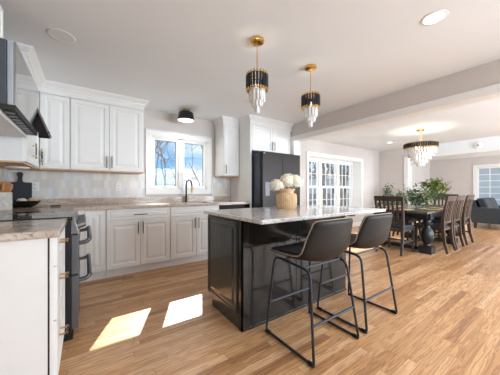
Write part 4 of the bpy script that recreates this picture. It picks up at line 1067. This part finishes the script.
# glass vase and olive branches in the middle of the table
gx, gy = 5.70, 2.0
gv = tag(obj('glass_vase', lathe(BM(), [(0, 0), (.07, 0), (.09, .03), (.095, .08), (.075, .14), (.062, .16), (.066, .175), (.060, .175), (.056, .16), (.07, .14), (.088, .08), (.083, .035), (.06, .012), (0, .012)], (gx, gy, .7605), 28), M['vaseglass'], smooth='auto'), 'clear glass vase holding leafy branches in the middle of the dining table', 'vase')
R_ = Vector((.8195, -.573, 0)).normalized()
tg = []
for du, dz in ((-.50, .10), (-.42, .18), (-.34, .08), (-.26, .22), (-.16, .16), (-.06, .26), (.08, .22), (.2, .24), (.30, .14), (.42, .08), (-.46, .02)):
    tg.append((gx+R_.x*du+random.uniform(-.1, .1), gy+R_.y*du+random.uniform(-.1, .1), .93+dz))
branch_plant('olive_branches', 'dusty green leafy branches spreading out of the glass table vase', 'plant', (gx, gy, .80), tg, M['leaf3'], 52, .072, .030, .05, None)
# tall indoor tree beyond the table
tx, ty = 8.98, 2.74
pt_ = thing('potted_tree', 'bushy yellow-green indoor tree in a pot beyond the dining table', 'plant', (tx, ty, 0))
obj('pot', lathe(BM(), [(0, 0), (.15, 0), (.19, .30), (.20, .32), (.17, .32), (.15, .27), (0, .27)], (tx, ty, 0), 28), M['ceramic'], pt_, smooth='auto')
sb = BM(); lb = BM()
tube(sb, [(tx, ty, .26), (tx+.02, ty, .7), (tx, ty+.01, 1.0)], [.022, .018, .014], 8)
clus = [Vector((tx+random.uniform(-.27, .27), ty+random.uniform(-.27, .27), random.uniform(.88, 1.36))) for _ in range(20)]+[Vector((tx, ty, 1.42))]
for k in range(1150):
    cl_ = clus[k % 21]; p = cl_+Vector((random.gauss(0, .062), random.gauss(0, .062), random.gauss(0, .055))); a = math.atan2(p.y-ty, p.x-tx)
    leafm(lb, p, (math.cos(a)+random.uniform(-.6, .6), math.sin(a)+random.uniform(-.6, .6), random.uniform(-.8, .2)), (random.uniform(-.5, .5), random.uniform(-.5, .5), 1), .10, .045)
for k in range(26):
    a = random.random()*2*PI; tube(sb, [(tx, ty, random.uniform(.75, 1.0)), (tx+.4*math.cos(a), ty+.4*math.sin(a), random.uniform(.9, 1.4))], .006, 4)
obj('trunk', sb, M['stem'], pt_); obj('foliage', lb, M['leaf2'], pt_)
# small plant
sx_, sy_ = 6.60, 2.42
sx_, sy_ = 6.92, 2.50
sp_ = branch_plant('potted_plant', 'small leafy plant in a low pot at the window-side corner of the table', 'plant', (7.98, 3.70, .80), [(7.98+random.uniform(-.10, .10), 3.70+random.uniform(-.10, .10), random.uniform(1.02, 1.34)) for _ in range(9)], M['leaf'], 16, .08, .04, .045, None)
obj('pot', lathe(BM(), [(0, 0), (.07, 0), (.09, .14), (.075, .14), (.06, .10), (0, .10)], (7.98, 3.70, .7205), 24), M['ceramic'], sp_, smooth='auto')
t = thing('side_table', 'small dark plant table in the dining room corner', 'table', (7.98, 3.70, 0))
obj('tabletop', box(BM(), 7.74, 8.22, 3.50, 3.90, .69, .72), M['darkwood'], t, bevel=.004)
for a in (7.77, 8.19):
    for c in (3.53, 3.87): obj('leg', box(BM(), a-.018, a+.018, c-.018, c+.018, 0, .69), M['darkwood'], t)

# ------------------------------------------------------------------ sofa in the living room
t = thing('sofa', 'charcoal fabric sofa seen from its arm in the living room by the far window', 'sofa', (10.1, 1.5, 0))
sx0, sx1, sy0, sy1 = 9.42, 11.2, 1.30, 2.02
b = BM(); hexa(b, [(sx0, sy0, .16), (sx0+.16, sy0, .16), (sx0+.16, sy1-.04, .16), (sx0, sy1-.04, .16)], [(sx0, sy0, .60), (sx0+.16, sy0, .60), (sx0+.16, sy1+.06, .62), (sx0, sy1+.06, .62)]); obj('arm', b, M['sofa'], t, bevel=.03)
b = BM(); hexa(b, [(sx1-.16, sy0, .16), (sx1, sy0, .16), (sx1, sy1-.04, .16), (sx1-.16, sy1-.04, .16)], [(sx1-.16, sy0, .60), (sx1, sy0, .60), (sx1, sy1+.06, .62), (sx1-.16, sy1+.06, .62)]); obj('arm', b, M['sofa'], t, bevel=.03)
obj('base', box(BM(), sx0+.16, sx1-.16, sy0+.02, sy1-.02, .16, .32), M['sofa'], t, bevel=.02)
b = BM(); hexa(b, [(sx0+.17, sy1-.22, .30), (sx1-.17, sy1-.22, .30), (sx1-.17, sy1, .30), (sx0+.17, sy1, .30)], [(sx0+.17, sy1-.08, .80), (sx1-.17, sy1-.08, .80), (sx1-.17, sy1+.08, .80), (sx0+.17, sy1+.08, .80)]); obj('backrest', b, M['sofa'], t, bevel=.03)
for k in range(2):
    xa = sx0+.18+k*.70; obj('seat_cushion', box(BM(), xa, xa+.69, sy0+.02, sy1-.24, .325, .47), M['sofa'], t, bevel=.03)
    b = BM(); hexa(b, [(xa, sy1-.42, .475), (xa+.68, sy1-.42, .475), (xa+.68, sy1-.23, .475), (xa, sy1-.23, .475)], [(xa, sy1-.28, .87), (xa+.68, sy1-.28, .87), (xa+.68, sy1-.10, .87), (xa, sy1-.10, .87)]); obj('back_cushion', b, M['sofa'], t, bevel=.04)
for a in (sx0+.05, sx1-.05):
    for c in (sy0+.05, sy1-.12): b = BM(); hexa(b, [(a-.025, c-.025, 0), (a+.025, c-.025, 0), (a+.025, c+.025, 0), (a-.025, c+.025, 0)], [(a-.035, c-.035, .16), (a+.035, c-.035, .16), (a+.035, c+.035, .16), (a-.035, c+.035, .16)]); obj('leg', b, M['darkwood'], t)

# ------------------------------------------------------------------ outdoors
o = struct('ground', box(BM(), -60, 90, 4.8, 90, -.75, -.65), M['ground'])
struct('ground_side', box(BM(), 13.6, 90, -60, 4.8, -.75, -.65), M['ground'])
def tree(x, y, h, label, seed, spread=1.0, r0=.10):
    rnd = random.Random(seed); b = BM()
    def br(p, d, L_, r, depth):
        pts = [p]; q = p.copy(); dd_ = d.copy(); n_ = 4
        for k in range(n_):
            dd_ = (dd_+Vector((rnd.uniform(-.16, .16), rnd.uniform(-.16, .16), rnd.uniform(-.02, .14)))).normalized()
            q = q+dd_*L_/n_; pts.append(q.copy())
        tube(b, pts, [r*(1-.55*k/n_) for k in range(n_+1)], 5 if depth > 2 else 3, caps=False)
        if depth == 0: return
        for k in range(rnd.choice((3, 4, 4))):
            u = rnd.uniform(.35, 1.0) if depth < 4 else rnd.uniform(.4, 1.0); i = min(int(u*n_), n_-1); s_ = pts[i].lerp(pts[i+1], u*n_-i)
            a = rnd.random()*2*PI; side = dd_.orthogonal().normalized(); side = (Matrix.Rotation(a, 3, dd_) @ side)
            nd = (dd_+side*rnd.uniform(.6, 1.1)*spread).normalized()
            br(s_, nd, L_*rnd.uniform(.5, .72), r*.48, depth-1)
    br(Vector((x, y, -.7)), Vector((0, 0, 1)), h*.5, r0, 5)
    tag(obj('bare_tree', b, M['bark']), label, 'tree', 'bare trees outside the windows')
tree(2.6, 10.0, 6.2, 'bare winter tree seen through the left kitchen window pane', 3, 1.1, .055)
tree(4.9, 10.6, 6.4, 'bare winter tree seen through the right kitchen window pane', 8, 1.1, .055)
tree(3.7, 13.0, 7.0, 'taller bare tree behind the kitchen window mullion', 21, 1.1, .07)
tree(9.2, 8.2, 6.4, 'thick bare tree behind the left unit of the dining window', 5, .8, .20)
tree(11.8, 9.0, 6.4, 'bare tree behind the middle unit of the dining window', 11, .8, .17)
tree(14.6, 9.6, 6.6, 'bare tree behind the right unit of the dining window', 14, .8, .19)
tree(12.2, 12.5, 7.0, 'distant bare tree between the dining window units', 31, 1, .15)
tree(18.5, 4.0, 6.0, 'bare tree outside the living room far window', 17, .9, .10)
tree(8.0, 14.0, 7.0, 'bare tree far back at the left edge of the dining window', 41, 1, .16)
tree(16.5, 14.5, 7.0, 'bare tree far back at the right edge of the dining window', 44, 1, .16)
tree(20.0, 18.5, 8.0, 'tallest distant bare tree beyond the yard fence', 47, 1, .2)
tree(10.4, 11.0, 6.8, 'bare tree at the left edge between the dining window trees', 51, .8, .17)
tree(13.4, 8.6, 6.2, 'bare tree nearest the house behind the right dining window unit', 53, .8, .13)
tree(17.6, 11.5, 6.8, 'bare tree on the right behind the dining window, before the fence', 55, .8, .17)
tree(20.5, 5.2, 6.2, 'second bare tree outside the living room far window', 57, .9, .12)
def house(x0, x1, y0, y1, h, label, front):
    t = thing('house', label, 'house', ((x0+x1)/2, (y0+y1)/2, -.65))
    b = BM(); box(b, x0, x1, y0, y1, -.65, h); obj('wall', b, M['siding'], t)
    b = BM(); ym = (y0+y1)/2
    hexa(b, [(x0-.3, y0-.4, h), (x0-.3, y1+.4, h), (x0-.3, ym, h+1.6)], [(x1+.3, y0-.4, h), (x1+.3, y1+.4, h), (x1+.3, ym, h+1.6)]); obj('roof', b, M['roofing'], t)
    k = 0
    if front == 'y':
        x = x0+1
        while x < x1-1.2:
            f = obj('window', box(BM(), x-.1, x+1.0, y0-.06, y0, .5, 1.9), M['trim'], t); obj('pane', box(BM(), x, x+.9, y0-.07, y0-.061, .6, 1.8), M['bglass'], f); x += 2.6
    elif front == 'x':
        y = y0+1
        while y < y1-1.2:
            f = obj('window', box(BM(), x0-.06, x0, y-.1, y+1.0, .5, 1.9), M['trim'], t); obj('pane', box(BM(), x0-.07, x0-.061, y, y+.9, .6, 1.8), M['bglass'], f); y += 2.6
house(24, 42, 20, 28, 2.6, 'pale grey neighbouring house beyond the dining window trees', 'y')
house(27, 35, 1.0, 13, 2.9, 'pale grey neighbouring house outside the living room far window', None)
t = thing('fence', 'weathered grey fence running across the yard behind the dining window', 'fence', (14, 15.5, -.65))
b = BM()
for k in range(90): box(b, 2+k*.3, 2.27+k*.3, 15.5, 15.53, -.65, .75)
obj('boards', b, M['fence'], t)
